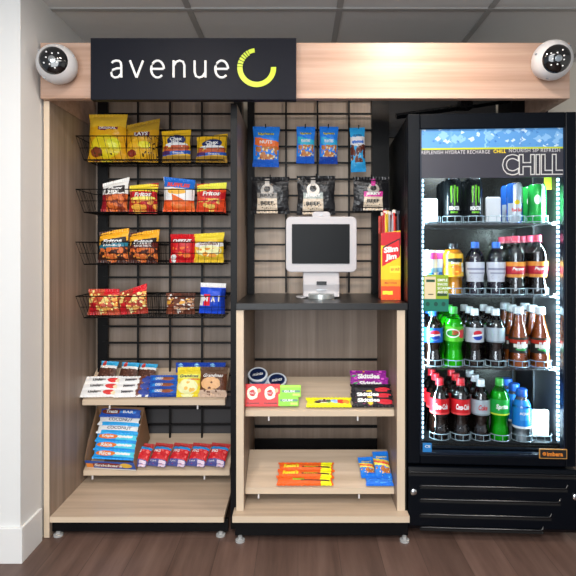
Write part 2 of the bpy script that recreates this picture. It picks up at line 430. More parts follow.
sg = thing('store_sign', 'dark slate sign board with white lettering and lime ring', 'sign', (X(193.5, -.06), -.05, 1.82))
SLATE = mat('sign_slate', '#14161f', .55, spec=.15, bump=.06, bscale=120)
sw, shh = (296.5-91)/2/268, (99.5-38)/2/268
sg.location.z = Z(69, -.06)
MB().box(-sw, sw, -.012, .0195, -shh, shh).build('board', SLATE, sg, bevel=.001)
def spx(px, py): return ((px-193.7)/268, (69-py)/268)
for i, (ch, x0, x1) in enumerate((('a', 111, 123.5), ('v', 126, 139.5), ('e', 144.5, 157.5), ('n', 164, 176.5), ('u', 182, 194), ('e', 199, 213), )):
    pass
LET = {'a': (111, 124), 'v': (128, 143)}
x_, z_ = spx(170.3, 70.3)
def strokes(parent):
    # the rounded lettering drawn as even-width strokes, one mesh per letter
    r = .0044
    def ell(cx, cz, rx, rz, a0, a1, n=16): return [(cx+rx*math.cos(math.radians(a0+(a1-a0)*k/n)), cz+rz*math.sin(math.radians(a0+(a1-a0)*k/n))) for k in range(n+1)]
    H = 8.5; yc = 69.5                     # half x-height in px, centre line
    L = {}
    L['a'] = [[(112.5, yc-6.0)]+[(113.6, yc-7.6)]+[(116.5, yc-8.5), (119.5, yc-8.2), (121.3, yc-6.5), (121.8, yc-3.5), (121.8, yc+8.5)],
              [(121.8, yc-1), (117, yc-.6), (113.2, yc+.8), (111.8, yc+3.5), (112.6, yc+6.8), (115.4, yc+8.5), (119, yc+7.8), (121.8, yc+4.5)]]
    L['v'] = [[(130.5, yc-8.5), (137, yc+8.5)], [(137, yc+8.5), (143.5, yc-8.5)]]
    def e(cx): return [[(cx-6.2, yc-.2), (cx+6.2, yc-.2)]+[(px, yc-(pz-yc)) for px, pz in ell(cx, yc, 6.4, 8.5, 2, 315)]]
    L['e'] = e(158)
    L['n'] = [[(174, yc-8.5), (174, yc+8.5)], [(174, yc-3), (176.5, yc-7.2), (180, yc-8.5), (183.4, yc-7.4), (184.8, yc-4), (184.8, yc+8.5)]]
    L['u'] = [[(195, yc-8.5), (195, yc+3), (196.3, yc+7), (199.5, yc+8.5), (203, yc+7.2), (205.5, yc+3.5)], [(205.8, yc-8.5), (205.8, yc+8.5)]]
    L['e2'] = e(222)
    for k, sts in L.items():
        m = MB()
        for st in sts:
            pts = [(spx(px, py)[0], -.0135, spx(px, py)[1]) for px, py in st]
            n = 8
            m.tube([Vector(p) for p in pts], r, 8)
        m.build('letter', TXTW, parent, True)
strokes(sg)
LIME = mat('lime_paint', '#c3d82e', .4)
cx, cz = spx(257, 68); ro, ri = .0725, .053
def arc(a0, a1, r0, r1, n):
    o_ = [(cx+r1*math.cos(math.radians(a0+(a1-a0)*k/n)), cz+r1*math.sin(math.radians(a0+(a1-a0)*k/n))) for k in range(n+1)]
    i_ = [(cx+r0*math.cos(math.radians(a0+(a1-a0)*k/n)), cz+r0*math.sin(math.radians(a0+(a1-a0)*k/n))) for k in range(n+1)]
    m = MB()
    for k in range(n):
        m.prism_y([o_[k], o_[k+1], i_[k+1], i_[k]], -.0145, -.0115)
    return m
arc(178, 362, ri, ro, 30).build('ring_arc', LIME, sg)
for a0, a1 in ((168, 176), (157, 165), (146.5, 154), (137, 143.5), (128, 134), (119, 125), (97, 117)):
    arc(a0, a1, ri+(.004 if a0 < 110 else 0), ro, 4).build('ring_segment', LIME, sg)

DOME = mat('smoked_dome', '#0a0a0d', .06, coat=1)
def cctv(px, py, dirv, label):
    t = thing('security_camera', label, 'camera', (X(px, -.07), HY-.0002, Z(py, -.07)), group='security cameras on the header')
    d = Vector(dirv).normalized()
    base = MB().lathe([(.055, 0), (.055, .012), (.048, .018)], 28, mtx=Matrix.Rotation(PI/2, 4, 'X')).build('mount_plate', WHITE, t, True)
    q = Vector((0, 0, 1)).rotation_difference(d).to_matrix().to_4x4()
    c = Vector((0, -.052, 0))
    R = .072; prof = []
    for k in range(13):
        a = -PI/2+(PI/2+math.radians(46))*k/12
        prof.append((max(.001, R*math.cos(a)), R*math.sin(a)*(.8 if a < 0 else .9)))
    MB().lathe(prof, 32, c=c, mtx=q).build('housing', WHITE, t, True)
    z0 = R*math.sin(math.radians(46))*.9; r0 = R*math.cos(math.radians(46))
    dm = MB().lathe([(r0*1.01, z0-.003), (r0*.97, z0+.004), (r0*.8, z0+.012), (r0*.5, z0+.018), (.001, z0+.02)], 28, c=c, mtx=q).build('lens_dome', DOME, t, True)
    for k in range(9):
        a = 2*PI*k/9+.3; rr = r0*(.62 if k % 2 else .4)
        p = q @ Vector((rr*math.cos(a), rr*math.sin(a), z0+.0155+(.0 if k % 2 else .003)))+c
        MB().lathe([(.0028, -.001), (.0028, .0018), (.001, .0024)], 10, c=p, mtx=q).build('infrared_led', TXTW, dm)
    p = q @ Vector((0, 0, z0+.018))+c
    MB().lathe([(.012, 0), (.012, .004), (.006, .005)], 18, c=p, mtx=q).build('lens_ring', CHROME, dm, True)
    for a in (.6, 2.7, 4.3):
        p = q @ Vector((R*.93*math.cos(a), R*.93*math.sin(a), .022))+c
        MB().lathe([(.004, -.004), (.004, .002)], 10, c=p, mtx=q).build('housing_screw', STEEL, t)
cctv(58.5, 65.5, (.17, -.96, -.06), 'white turret camera with black dome, left end of header beside the sign')
cctv(550.5, 61.5, (-.12, -.95, -.24), 'white turret camera with black dome, right end of header above the fridge')

# ------------------------------------------------------------------ soft packs
def surf(w, h, t, seal, seed=0, flare=.0, peak=0.0):
    rnd = random.Random(seed); ph = [rnd.uniform(0, 6.28) for _ in range(8)]
    def S(u, v, side=-1):
        pr = (max(0, 4*u*(1-u))**.55)*(max(0, 4*v*(1-v))**.5)
        wr = .10*math.sin(9*u+ph[0]+3*v)*math.sin(7*v+ph[1])+.06*math.sin(17*v+ph[2]+5*u)
        d = t/2*pr*(1+wr)
        ww = w*(1-.055*(max(0, 4*v*(1-v))**.6)*(1 if flare == 0 else 1)+.015*math.sin(11*v+ph[3]))
        z = seal+v*(h-2*seal)+peak*h*(u-.5)*v*2*v
        return ((u-.5)*ww, side*d, z)
    return S
def pouch(name, label, cat, w, h, t, m, loc, rot=(0, 0, 0), seal=.012, seed=0, sealm=None, texts=(), group=None, peak=0.0, parts=(), bottom=True, nu=12, nv=14):
    root = thing(name, label, cat, loc, rot, group)
    S = surf(w, h, t, seal, seed, peak=peak)
    mb = MB()
    for side in (-1, 1):
        vs = []; uv = []
        for j in range(nv+1):
            for i in range(nu+1):
                vs.append(S(i/nu, j/nv, side)); uv.append((i/nu, j/nv))
        fs = []
        for j in range(nv):
            for i in range(nu):
                a = j*(nu+1)+i; f = (a, a+1, a+nu+2, a+nu+1)
                fs.append(f if side < 0 else f[::-1])
        mb.add(vs, fs, uv)
    mb.build('bag_body', m, root, True)
    sm = sealm or m
    for top in ((1, 0) if bottom else (1,)):
        s2 = MB(); n = 24; vs = []; fs = []; uv = []
        for i in range(n+1):
            u = i/n; xx, _, zz = S(u, 1.0 if top else 0.0)
            yy = .0012*(1 if i % 2 else -1)
            a, b_ = (zz-.001, zz+seal) if top else (zz-seal, zz+.001)
            for dy in (-.0006, .0006):
                vs += [(xx, yy+dy, a), (xx, yy+dy, b_)]; uv += [(u, .93 if top else .03), (u, .99 if top else .07)]
        for i in range(n):
            o = i*4
            fs += [(o, o+4, o+5, o+1), (o+2, o+3, o+7, o+6), (o+1, o+5, o+7, o+3), (o, o+2, o+6, o+4)]
        s2.add(vs, fs, uv).build('top_seal' if top else 'bottom_seal', sm, root)
    for (s_, cu, cv, tw, th, tm, kw) in texts:
        rot_ = kw.pop('rot', 0) if isinstance(kw, dict) else 0
        kw2 = dict(kw)
        def fn(x, z, cu=cu, cv=cv, rr=rot_):
            x, z = x*math.cos(rr)-z*math.sin(rr), x*math.sin(rr)+z*math.cos(rr)
            p = S(min(.999, max(.001, cu+x/w)), min(.999, max(.001, cv+z/(h-2*seal))))
            return (p[0], p[1]-.0018, p[2])
        text('lettering', s_, tw*w, th*h, fn, tm, root, **kw2)
    return root

R_ = math.radians
def bag(name, label, cat, x0, x1, y0, y1, Y, m, t=.05, roll=0, lean=4, **kw):
    w_ = X(x1, Y)-X(x0, Y); h = Z(y0, Y)-Z(y1, Y)
    return pouch(name, label, cat, w_, h, t, m, (X((x0+x1)/2, Y), Y, Z(y1, Y)), (R_(-lean), R_(roll), 0), **kw)
BY = .285
B_ = dict(bold=.02)
# top basket
bag('chip_bag', 'large mustard yellow chip bag, tallest in the top basket', 'chip bag', 88, 126.5, 113.5, 162, BY,
    pack('film_mustard', '#d29b17', [('r', 0, .74, 1, 1, '#dfae2f'), ('e', .5, .28, .42, .26, '#eec21d'), ('e', .25, .15, .16, .12, '#7b3a1c'), ('r', .3, .66, .82, .73, '#6a1630'), ('n', .1, 0, .95, .12, '#4a3a10', 9, .25), ('e', .72, .34, .16, .12, '#ffd92e')], wob=.1), t=.07, seed=1, seal=.012,
    texts=[('ORIGINAL', .55, .695, .46, .045, TXTW, B_)], group='chip bags in the top basket')
bag('chip_bag', 'dull gold chip bag with slanted top edge, second in the top basket', 'chip bag', 125, 158, 121, 162, BY,
    pack('film_gold', '#bd8b17', [('r', 0, .78, 1, 1, '#a98422'), ('e', .45, .3, .4, .28, '#e3a41b'), ('e', .22, .14, .14, .1, '#812c1a'), ('r', .28, .62, .75, .74, '#5e2234'), ('n', .55, .05, 1, .5, '#3c2d0c', 10, .3), ('e', .6, .38, .2, .1, '#f5cc20')], wob=.1), t=.06, roll=2, seed=2, peak=.10,
    texts=[('LAYS', .5, .68, .4, .09, TXTW, B_)], group='chip bags in the top basket')
ring_layers = [('e', .52, .7, .33, .2, '#16285e'), ('e', .52, .52, .4, .09, '#f2f0ea'), ('n', 0.05, .27, .98, .5, '#b8542e', 7, .75), ('s', 0, .16, 1, .29, '#2156b0', .08), ('r', 0, .16, .3, .3, '#4a2a5e'), ('r', 0, 0, 1, .13, '#a77f2c')]
for k, (x0, x1, y0, y1, lab) in enumerate(((162, 191, 130, 162.5, 'yellow snack mix bag with navy oval, third in the top basket'), (196, 227, 135, 162.5, 'yellow snack mix bag with navy oval, rightmost in the top basket'))):
    bag('snack_mix_bag', lab, 'snack bag', x0, x1, y0, y1, BY, pack('film_yellow_mix', '#e6ab1d', ring_layers, wob=.05), t=.05, seed=3+k, peak=.02+.06*k, roll=-1+2*k,
        texts=[('Chex', .52, .745, .44, .12, TXTW, dict(bold=.04)), ('MIX', .52, .63, .32, .09, TXTW, dict(bold=.03)), ('Snack', .6, .225, .4, .06, TXTW, B_)], group='chip bags in the top basket')
# second basket
bag('snack_mix_bag', 'white-topped snack mix bag, leftmost in the second basket', 'snack bag', 101, 127.5, 180, 212.5, BY,
    pack('film_white_brown', '#7c2f17', [('r', 0, .56, 1, 1, '#d9d7d4'), ('r', 0, 0, .22, .56, '#8d1522'), ('n', .2, .02, 1, .54, '#c4622a', 6, .6), ('r', .15, .6, .9, .84, '#2a2424')], wob=.08), t=.05, seed=6, peak=.12, roll=2,
    texts=[('Chex', .53, .76, .6, .11, TXTW, dict(bold=.05)), ('MIX', .5, .65, .45, .09, TXTW, dict(bold=.05))], group='snack bags in the second basket')
fr = [('s', 0, .8, 1, 1, '#efc231', -.1), ('s', .1, .55, .95, .78, '#b21724', -.05), ('e', .5, .5, .45, .07, '#f1cf62'), ('n', .1, .05, 1, .45, '#d9953a', 6, .55), ('e', .3, .14, .2, .12, '#e7a23c')]
for k, (x0, x1, y0, y1, lab, pk) in enumerate(((128.5, 157.5, 184, 213.5, 'red and yellow corn chip bag beside the white-topped bag', .06), (196, 226, 183, 213, 'red and yellow corn chip bag right of the blue-topped bag', .04))):
    bag('corn_chip_bag', lab, 'chip bag', x0, x1, y0, y1, BY, pack('film_corn_red', '#a31c1c' if k == 0 else '#c9401f', fr if k == 0 else [('s', 0, .82, 1, 1, '#f0d74e', .1), ('e', .5, .63, .4, .16, '#b51724'), ('s', .55, .2, 1, .45, '#b01a22', .6), ('n', .05, .05, .8, .45, '#f0b050', 6, .5), ('r', 0, .36, .4, .44, '#cf2424')], wob=.06), t=.05, seed=8+k, peak=pk, roll=1,
        texts=[('Fritos', .52, .66, .62, .15, TXTW, dict(bold=.04, shear=.2))], group='snack bags in the second basket')
bag('chip_bag', 'white and orange chip bag with blue top band in the second basket', 'chip bag', 163, 195, 178, 213, BY,
    pack('film_blue_white', '#eceae6', [('s', 0, .74, 1, 1.2, '#1c62b8', -.05), ('r', 0, 0, 1, .33, '#d8501e'), ('s', .3, 0, 1, .42, '#e0622a', -.5), ('e', .45, .62, .3, .1, '#e2a53a'), ('n', .05, .02, 1, .3, '#e8773c', 6, .4)], wob=.06), t=.055, seed=10, peak=-.05,
    texts=[('RUFFLES', .5, .84, .74, .12, mat('ruffles_ink', '#e8483a', .5), dict(bold=.05, shear=.15))], group='snack bags in the second basket')
# third basket
for k, (x0, x1, y0, y1, lab, c2, tx) in enumerate(((98, 128, 230, 263, 'orange and black corn chip bag with teal band, leftmost in third basket', '#1f6f86', 'Fritos'), (128, 158, 231, 263, 'maroon corn chip bag with orange top, second in third basket', '#5a1c14', 'Fritos'))):
    bag('corn_chip_bag', lab, 'chip bag', x0, x1, y0, y1, BY, pack('film_corn_dark', '#43201a' if k else '#3b1d16', [('s', 0, .62, 1, 1, '#e39a22', .15), ('s', .08, .6, .95, .78, '#1d1414', .1), ('s', 0, .45, 1, .6, c2, .1), ('n', .05, .04, 1, .45, '#c0602a', 6, .55), ('n', 0, .02, 1, .3, '#d98a3c', 9, .3)], wob=.07), t=.05, seed=12+k, peak=.07, roll=1+k,
        texts=[(tx, .5, .69, .66, .13, TXTW, dict(bold=.04, shear=.2)), ('FLAVOR TWISTS' if k else 'BAR-B-Q', .5, .53, .6, .07, TXTW, dict(bold=.02))], group='snack bags in the third basket')
bag('cracker_bag', 'square red cheese cracker bag in the third basket', 'snack bag', 170, 195, 234, 262.5, BY,
    pack('film_red', '#b5121b', [('n', .1, .05, .95, .55, '#e06a2a', 4.5, .42), ('e', .15, .12, .12, .1, '#e9e4d4'), ('r', .08, .72, .92, .9, '#8e0c14')], wob=.05), t=.04, seed=15,
    texts=[('CHEEZ-IT', .5, .81, .76, .12, TXTW, dict(bold=.05))], group='snack bags in the third basket')
bag('cracker_bag', 'yellow and white cracker bag right of the red one', 'snack bag', 194, 224, 233, 262.5, BY,
    pack('film_yellow_white', '#e9b52a', [('e', .5, .62, .55, .13, '#f1ede0'), ('e', .5, .36, .45, .22, '#eed9a0'), ('n', .1, .1, .9, .48, '#e58e2a', 5, .45), ('r', 0, .83, 1, 1, '#edc238')], wob=.06), t=.045, seed=16, peak=.03,
    texts=[('Goldfish', .52, .66, .62, .1, mat('goldfish_ink', '#7c4a20', .5), dict(bold=.03, shear=.2))], group='snack bags in the third basket')
# lowest basket : clear packs with snack pieces, blue pouch
mixm = lambda n, cs: pack(n, cs[0], [('n', 0, 0, 1, 1, cs[1], 5, .42), ('n', 0, 0, 1, 1, cs[2], 7, .3), ('r', .05, .0, .3, .5, cs[3]), ('n', 0, .45, 1, .8, cs[4], 4, .4), ('r', .5, .85, 1, 1, cs[5])], wob=.2)
bag('snack_pack', 'clear pack of golden sandwich crackers, leftmost in the lowest basket', 'snack pack', 88, 119, 289, 315, BY, mixm('film_crackers', ('#a8442a', '#e49a4c', '#f4d488', '#a81420', '#f0c070', '#b81a24')), t=.05, seed=17, group='clear snack packs')
bag('snack_pack', 'clear pack of golden sandwich crackers with upturned corner, second in lowest basket', 'snack pack', 119, 148, 288, 314, BY, mixm('film_crackers_red', ('#9c3324', '#e7a255', '#f2d595', '#b01620', '#f2c878', '#c01c26')), t=.05, seed=18, roll=-3, peak=.15, group='clear snack packs')
bag('snack_pack', 'clear pack of mixed brown snacks left of the blue pouch', 'snack pack', 166, 195, 293, 314, BY, mixm('film_trail_mix', ('#5e3020', '#c99a7a', '#ddd5cf', '#7a3a24', '#d9a040', '#4a2a20')), t=.05, seed=19, group='clear snack packs')
bag('cookie_pouch', 'royal blue stand-up pouch at right end of the lowest basket', 'pouch', 199, 225, 283, 313.5, BY, pack('film_royal_blue', '#1444c0', [('r', 0, .93, 1, 1, '#e4e6ea'), ('r', .0, .2, .14, .62, '#d4ead6'), ('r', .17, .2, .42, .66, '#cf2030'), ('r', .85, 0, 1, .9, '#0f2f8e')], wob=.02), t=.05, seed=20, roll=2,
    texts=[('M', .24, .46, .2, .15, TXTW, dict(bold=.06)), ('A', .55, .48, .17, .2, TXTW, dict(bold=.05)), ('I', .78, .5, .06, .2, TXTW, dict(bold=.05))])

# hanging bags on the counter grid
def hook(px, py, label):
    y = .30
    t = thing('display_hook', label, 'hook', (X(px, .30), .42, Z(py, .30)), group='display hooks on the counter grid')
    MB().tube([(0, 0, 0), (0, -.10, 0), (0, -.125, .004), (0, -.135, .016)], .0022, 6).build('prong', BLACKW, t)
    MB().box(-.012, .012, -.002, .001, -.02, .02).build('backplate', BLACKW, t)
HK = .305
nut = lambda n, c, b: pack(n, '#1f78dc', [('s', .05, .48, 1, .72, c, -.15), ('n', .1, .1, .95, .5, '#b06a32', 5, .6), ('n', .1, .1, .95, .48, '#ecc896', 8, .34), ('n', .1, .1, .95, .4, '#6a3418', 7, .2), ('r', 0, 0, 1, .12, b), ('r', .2, .84, .8, .9, '#ead04a')], wob=.08)
for (x0, x1, y0, y1, m, lab, tx) in (
    (252.5, 279, 127, 167, nut('film_nuts_orange', '#e2662a', '#1a58ba'), 'blue peanut bag with orange band, leftmost of the hanging bags', 'NUTS'),
    (296, 314.5, 127, 163.5, nut('film_nuts_teal', '#2ca6c4', '#1a58ba'), 'narrow blue nut bag with teal band, second of the hanging bags', 'PLANTERS'),
    (319, 337.5, 127, 164, nut('film_nuts_aqua', '#2a9fd0', '#163f9a'), 'narrow blue nut bag with teal band, third of the hanging bags', 'PLANTERS'),
    (351, 366, 128, 172, pack('film_chocolate', '#2a9ad0', [('r', 0, .62, 1, .84, '#d8d4e0'), ('r', .1, .66, .9, .74, '#3f6fc0'), ('n', 0, .16, 1, .62, '#5c2a1c', 5, .6), ('n', 0, .2, 1, .6, '#d8b89a', 9, .22), ('r', 0, 0, 1, .14, '#2a8ec4')], wob=.08), 'light blue chocolate nut bag, slimmest and rightmost of the hanging bags', 'MIX')):
    hook((x0+x1)/2, y0+1.5, 'black display hook holding the ' + lab.split(',')[0] + (' by the slim bag' if 'third' in lab else ''))
    bag('nut_bag', lab, 'snack bag', x0, x1, y0, y1, HK, m, t=.03, lean=-2, roll=-2 if x0 > 340 else 1, seed=int(x0), seal=.014,
        texts=[(tx, .5, .63, .5, .08, TXTW, dict(bold=.03)), ('PLANTERS', .5, .87, .56, .05, TXTN, dict(bold=.02))], group='small bags hanging on hooks')
TAN = '#b9ab98'
BLKFILM = lambda n, ls: pack(n, '#131316', ls, rough=.28, coat=.5)
for k, (x0, x1, y0, y1, lab, band) in enumerate(((251, 289.5, 177, 214, 'black foil jerky bag, left of the three above the tablet', '#6f6a64'), (296.5, 335.5, 176, 215, 'black foil jerky bag directly above the tablet', '#8a9490'), (352.5, 389, 177, 211, 'black foil jerky bag with pink band above the meat stick box', '#b0267e'))):
    c = .42 if k < 2 else .56
    hook((x0+x1)/2, y0+2, 'black display hook holding the ' + ('left', 'middle', 'right')[k]+' black foil jerky bag')
    bag('jerky_bag', lab, 'jerky bag', x0, x1, y0, y1, HK, BLKFILM('film_black_foil', [('r', c-.27, .04, c+.27, .54, TAN), ('r', c-.27, .40, c+.27, .58, band), ('e', c, .66, .17, .2, '#cfc8c0' if k == 1 else '#8f8a84'), ('e', c, .7, .09, .1, '#121214'), ('r', c-.06, .78, c+.06, .95, band if k == 2 else '#a39e98'), ('n', c-.25, .06, c+.25, .28, '#4a433c', 16, .28)]), t=.03, lean=-2, seed=40+k, seal=.012,
        texts=[('JERKY', c, .49, .42, .1, TXTW if k else TXTB, dict(bold=.03)), ('BEEF', c, .26, .36, .09, TXTB, dict(bold=.03))], group='black jerky bags on hooks')

# ------------------------------------------------------------------ things on the counter
KY = .22
def rrect(x0, x1, z0, z1, r, n=6):
    pts = []
    for cx_, cz_, a0 in ((x1-r, z1-r, 0), (x0+r, z1-r, 90), (x0+r, z0+r, 180), (x1-r, z0+r, 270)):
        for k in range(n+1):
            a = R_(a0+90*k/n); pts.append((cx_+r*math.cos(a), cz_+r*math.sin(a)))
    return pts
kx = X(321, KY); CT = .904
t = thing('payment_tablet', 'white framed tablet kiosk on a curved white stand on the counter', 'tablet kiosk', (kx, KY, CT))
pxm = FPX/(KY+CAMD)
kz = lambda py: Z(py, KY)-CT
hw = 35/pxm
TABW = mat('satin_white', '#bcb9bc', .35)
fr_ = MB().prism_y(rrect(-hw, hw, kz(272), kz(217), .022), -.028, -.004).build('frame', TABW, t, True, bevel=.003)
MB().prism_y(rrect(-29/pxm, 28/pxm, kz(263.5), kz(224.5), .003), -.0315, -.0285).build('screen', mat('tablet_screen', '#05070b', .35, spec=.15), t)
MB().prism_y(rrect(-9/pxm, 9/pxm, kz(220), kz(212), .014), -.026, -.006).build('camera_bump', TABW, t, True, bevel=.002)
MB().lathe([(.0045, 0), (.0045, .003)], 12, mtx=Matrix.Rotation(PI/2, 4, 'X'), c=(0, -.0265, kz(215.5))).build('camera_lens', STEEL, fr_)
st = MB()
prof = [(-.010, .135), (-.012, .105), (-.02, .085), (-.030, .06), (-.022, .03), (-.03, .006), (.045, .006), (.04, .03), (.025, .06), (.012, .105), (.006, .135)]
st.prism_x([(y, z) for y, z in prof], -18/pxm, 18/pxm)
sd = st.build('stand', TABW, t, True, bevel=.004)
MB().box(-.020, .022, -.034, -.026, kz(284.5), kz(281)).build('card_slot', BLACKG, sd)
MB().lathe([(.062, 0), (.062, .018), (.058, .022)], 30, c=(0, .0, 0)).build('base', mat('satin_silver', '#c5cac8', .25, .6), t, True)
MB().box(-.020, .020, -.038, -.028, .035, .040).build('slot_lip', STEEL, sd)
cb = MB().tube([(kx-.066, KY-.02, .909), (kx-.085, KY-.03, .908), (kx-.10, KY-.01, .908), (kx-.105, KY+.03, .908), (kx-.07, KY+.06, .908), (kx-.03, KY+.085, .908)], .003, 8)
tag(cb.build('charging_cable', WHITE, None, True), 'short white cable curling beside the tablet stand', 'cable')

SY = .13
sx0, sx1 = X(381, SY), X(400.5, SY)
t = thing('display_box', 'tall red and yellow meat stick box at right end of counter', 'display box', ((sx0+sx1)/2, SY, CT), (0, 0, R_(-2)))
bw = (sx1-sx0)/2; bh = Z(232, SY)-CT; bt = Z(210, SY)-CT
SJ = pack('carton_red_yellow', '#e9b61c', [('r', 0, .8, 1, 1, '#b01420'), ('r', 0, 0, 1, .2, '#d2461c'), ('s', .1, .58, .98, .84, '#23161a', .15), ('s', .06, .56, .94, .82, '#c01822', .15), ('r', 0, .2, 1, .3, '#e08a1c'), ('r', .45, .4, .98, .5, '#f2e23c'), ('r', .08, .08, .6, .13, '#f0d83a')], rough=.4, wob=.02)
mb = MB(); mb.prism_y([(-bw, 0), (bw, 0), (bw, bh+.006), (-bw, bh-.004)], -.001, .001, (-bw, bw, 0, bh)); mb.build('front_panel', SJ, t)
mb = MB(); mb.box(-bw, -bw+.0015, .001, .085, 0, bh-.004); mb.box(bw-.0015, bw, .001, .085, 0, bh); mb.box(-bw, bw, .0835, .085, 0, bt-.02); mb.box(-bw, bw, 0.001, .085, 0, .002)
mb.build('carton_shell', mat('carton_red', '#b8321c', .45), t)
for s_, cz_, W, H, m_ in (('Slim', bh*.745, .060, .024, TXTW), ('Jim', bh*.625, .048, .030, TXTW)):
    text('lettering', s_, W, H, flat(.0, -.0016, cz_, .14), m_, t, bold=.05, shear=.15)
text('lettering', 'NEW LARGER', .036, .012, flat(.018, -.0016, bh*.45, .08), TXTR, t, bold=.02)
text('lettering', 'MEAT STICKS', .05, .008, flat(0, -.0016, bh*.25), TXTR, t, bold=.02)
for i in range(9):
    r = random.Random(i); xx = -bw+.011+(i % 5)*.0165; yy = .02+.032*(i//5)
    tilt = r.uniform(-3, 3)
    p = t.matrix_basis @ Vector((xx, yy, .0022))
    names = ('red', 'red', 'yellow', 'dark', 'silver')
    cl = ('#b3141e', '#c02a22', '#d9b41e', '#2a2a34', '#9a9aa4')[(i*2) % 5]
    k = thing('meat_stick', '%s wrapped meat stick, %s of the %s row in the red box' % (names[(i*2) % 5], ('first from left', 'second from left', 'middle', 'fourth from left', 'last')[i % 5], ('front', 'rear')[i//5]), 'meat stick', p, (0, R_(tilt*.5), 0), 'meat sticks in the display box')
    hh = bt-.004*(i % 3)
    MB().lathe([(.004, 0), (.0065, .01), (.0068, hh*.9), (.004, hh-.012)], 10).build('wrapper', mat('stick_wrap', cl, .3), k, True)
    MB().box(-.007, .007, -.0006, .0006, hh-.014, hh).build('end_seal', mat('stick_seal', '#d9d4cc' if i % 2 else cl, .35), k)

# ------------------------------------------------------------------ sloped-shelf goods
def on(sh, px, d, lift=0.0):
    """point on a sloped shelf at photo column px, distance d up the slope, lifted off it"""
    yf, zf, yb, zb = sh; L = math.hypot(yb-yf, zb-zf); ey, ez = (yb-yf)/L, (zb-zf)/L
    y = yf+ey*d-ez*lift; z = zf+ez*d+ey*lift
    return (X(px, y), y, z)
SL = math.degrees(math.atan2(.103, .17)); LIE = 90-SL
def bar(name, label, sh, px, d, lift, w, h, t, m, texts=(), roll=0, lean=LIE, seed=0, group=None, cat='snack bar', **kw):
    p = on(sh, px, d, lift+t*.5+.001)
    return pouch(name, label, cat, w, h, t, m, p, (R_(-lean), R_(roll) if False else 0, R_(roll)), seal=kw.pop('seal', .007), seed=seed, texts=texts, group=group, nu=10, nv=6, **kw)
# upper left shelf
wb = pack('film_white_bar', '#e9e7e3', [('e', .8, .5, .16, .4, '#c83030'), ('r', .3, .45, .6, .7, '#8d8a86'), ('e', .93, .4, .07, .3, '#d9c9a8')], wob=.1)
wb2 = pack('film_white_bar_brown', '#e4e2df', [('s', .62, 0, 1, 1, '#6b3a28', .3), ('e', .85, .5, .16, .5, '#2c3f8e'), ('r', .2, .45, .55, .7, '#77747a')], wob=.15)
for k in range(3):
    bar('candy_bar', '%s white-wrapped bar with red spot in the left pile' % ('front', 'middle', 'rear')[k], A, 97+k*2.5, .006+.030*k, .006*k, .165, .044, .018, wb, [('kinder', .38, .55, .3, .3, TXTB, dict(bold=.02))], roll=4, lean=44, seed=50+k, group='white bars on the upper left shelf')
    bar('candy_bar', '%s white-wrapped bar with blue end in the second pile' % ('front', 'middle', 'rear')[k], A, 131+k*2, .006+.030*k, .006*k, .155, .044, .018, wb2, [('bueno', .34, .55, .28, .3, TXTB, dict(bold=.02))], roll=4, lean=44, seed=55+k, group='white bars on the upper left shelf')
    bar('candy_bar', '%s blue-wrapped bar beside the yellow cookie bag' % ('front', 'middle', 'rear')[k], A, 162+k*.5, .006+.030*k, .007*k, .125, .046, .02, pack('film_blue_bar', '#1856b0', [('r', 0, 0, 1, .3, '#123a8a'), ('e', .6, .6, .28, .3, '#8a4a2c'), ('r', .1, .45, .4, .8, '#2c86d0')], wob=.12), [('OREO', .35, .6, .28, .3, TXTW, dict(bold=.04))], roll=3, lean=42, seed=60+k, group='blue bars on the upper left shelf')
for k, px in enumerate((105, 126.5, 145)):
    bar('cookie_pack', '%s brown pack with blue and white end behind the white bars' % ('leftmost', 'middle', 'rightmost')[k], A, px, .105, .006, .09, .085-.006*k, .022, pack('film_brown_blue', '#4a2c22', [('r', 0, .62, 1, .82, '#d8d6d4'), ('r', 0, .8, 1, 1, '#2c9ac8'), ('e', .25, .86, .12, .12, '#c03a2a'), ('n', .1, .1, .9, .6, '#6f4a3c', 6, .3)], wob=.12), roll=-14, lean=30, seed=65+k, group='brown packs on the upper left shelf', cat='snack pack')
def stand(name, label, cat, sh, x0, x1, ytop, d, m, lean, t=.04, **kw):
    """pouch leaning back on a slope; its height is chosen so that the top shows at ytop"""
    p = on(sh, (x0+x1)/2, d, .004); w_ = (x1-x0)*(p[1]+CAMD)/FPX
    h = .05
    for _ in range(12):
        yy = p[1]+h*math.sin(R_(lean)); zt = Z(ytop, yy); h = max(.02, (zt-p[2])/math.cos(R_(lean)))
    return pouch(name, label, cat, w_, h, t, m, (p[0], p[1]-.0, p[2]), (R_(-lean), 0, R_(kw.pop('yaw', 0))), **kw)
for k, px in enumerate((184, 200, 216)):
    stand('cookie_bag', '%s blue-topped cookie bag in the back row of the upper left shelf' % ('left', 'middle', 'right')[k], 'cookie bag', A, px-9, px+9, 362.5, .10, pack('film_navy', '#1c3f9c', [('e', .3, .93, .14, .04, '#7fb4dc'), ('r', 0, 0, 1, .5, '#caa64a')], wob=.1), 12, t=.03, seed=70+k, group='cookie bags on the upper left shelf')
stand('cookie_bag', 'bright yellow cookie bag on the upper left shelf', 'cookie bag', A, 176, 201, 367, .012, pack('film_cookie_yellow', '#eec433', [('r', 0, .62, 1, .8, '#f4d65a'), ('e', .45, .3, .42, .3, '#ead9a0'), ('n', .1, .02, .95, .5, '#dba94a', 5, .35), ('r', .6, .55, .95, .6, '#e9862a')], wob=.05), 24, t=.035, seed=75, yaw=4,
      texts=[('Grandmas', .5, .72, .78, .1, TXTN, dict(bold=.02, shear=.3)), ('cookies', .66, .6, .4, .06, TXTR, {})], group='cookie bags on the upper left shelf')
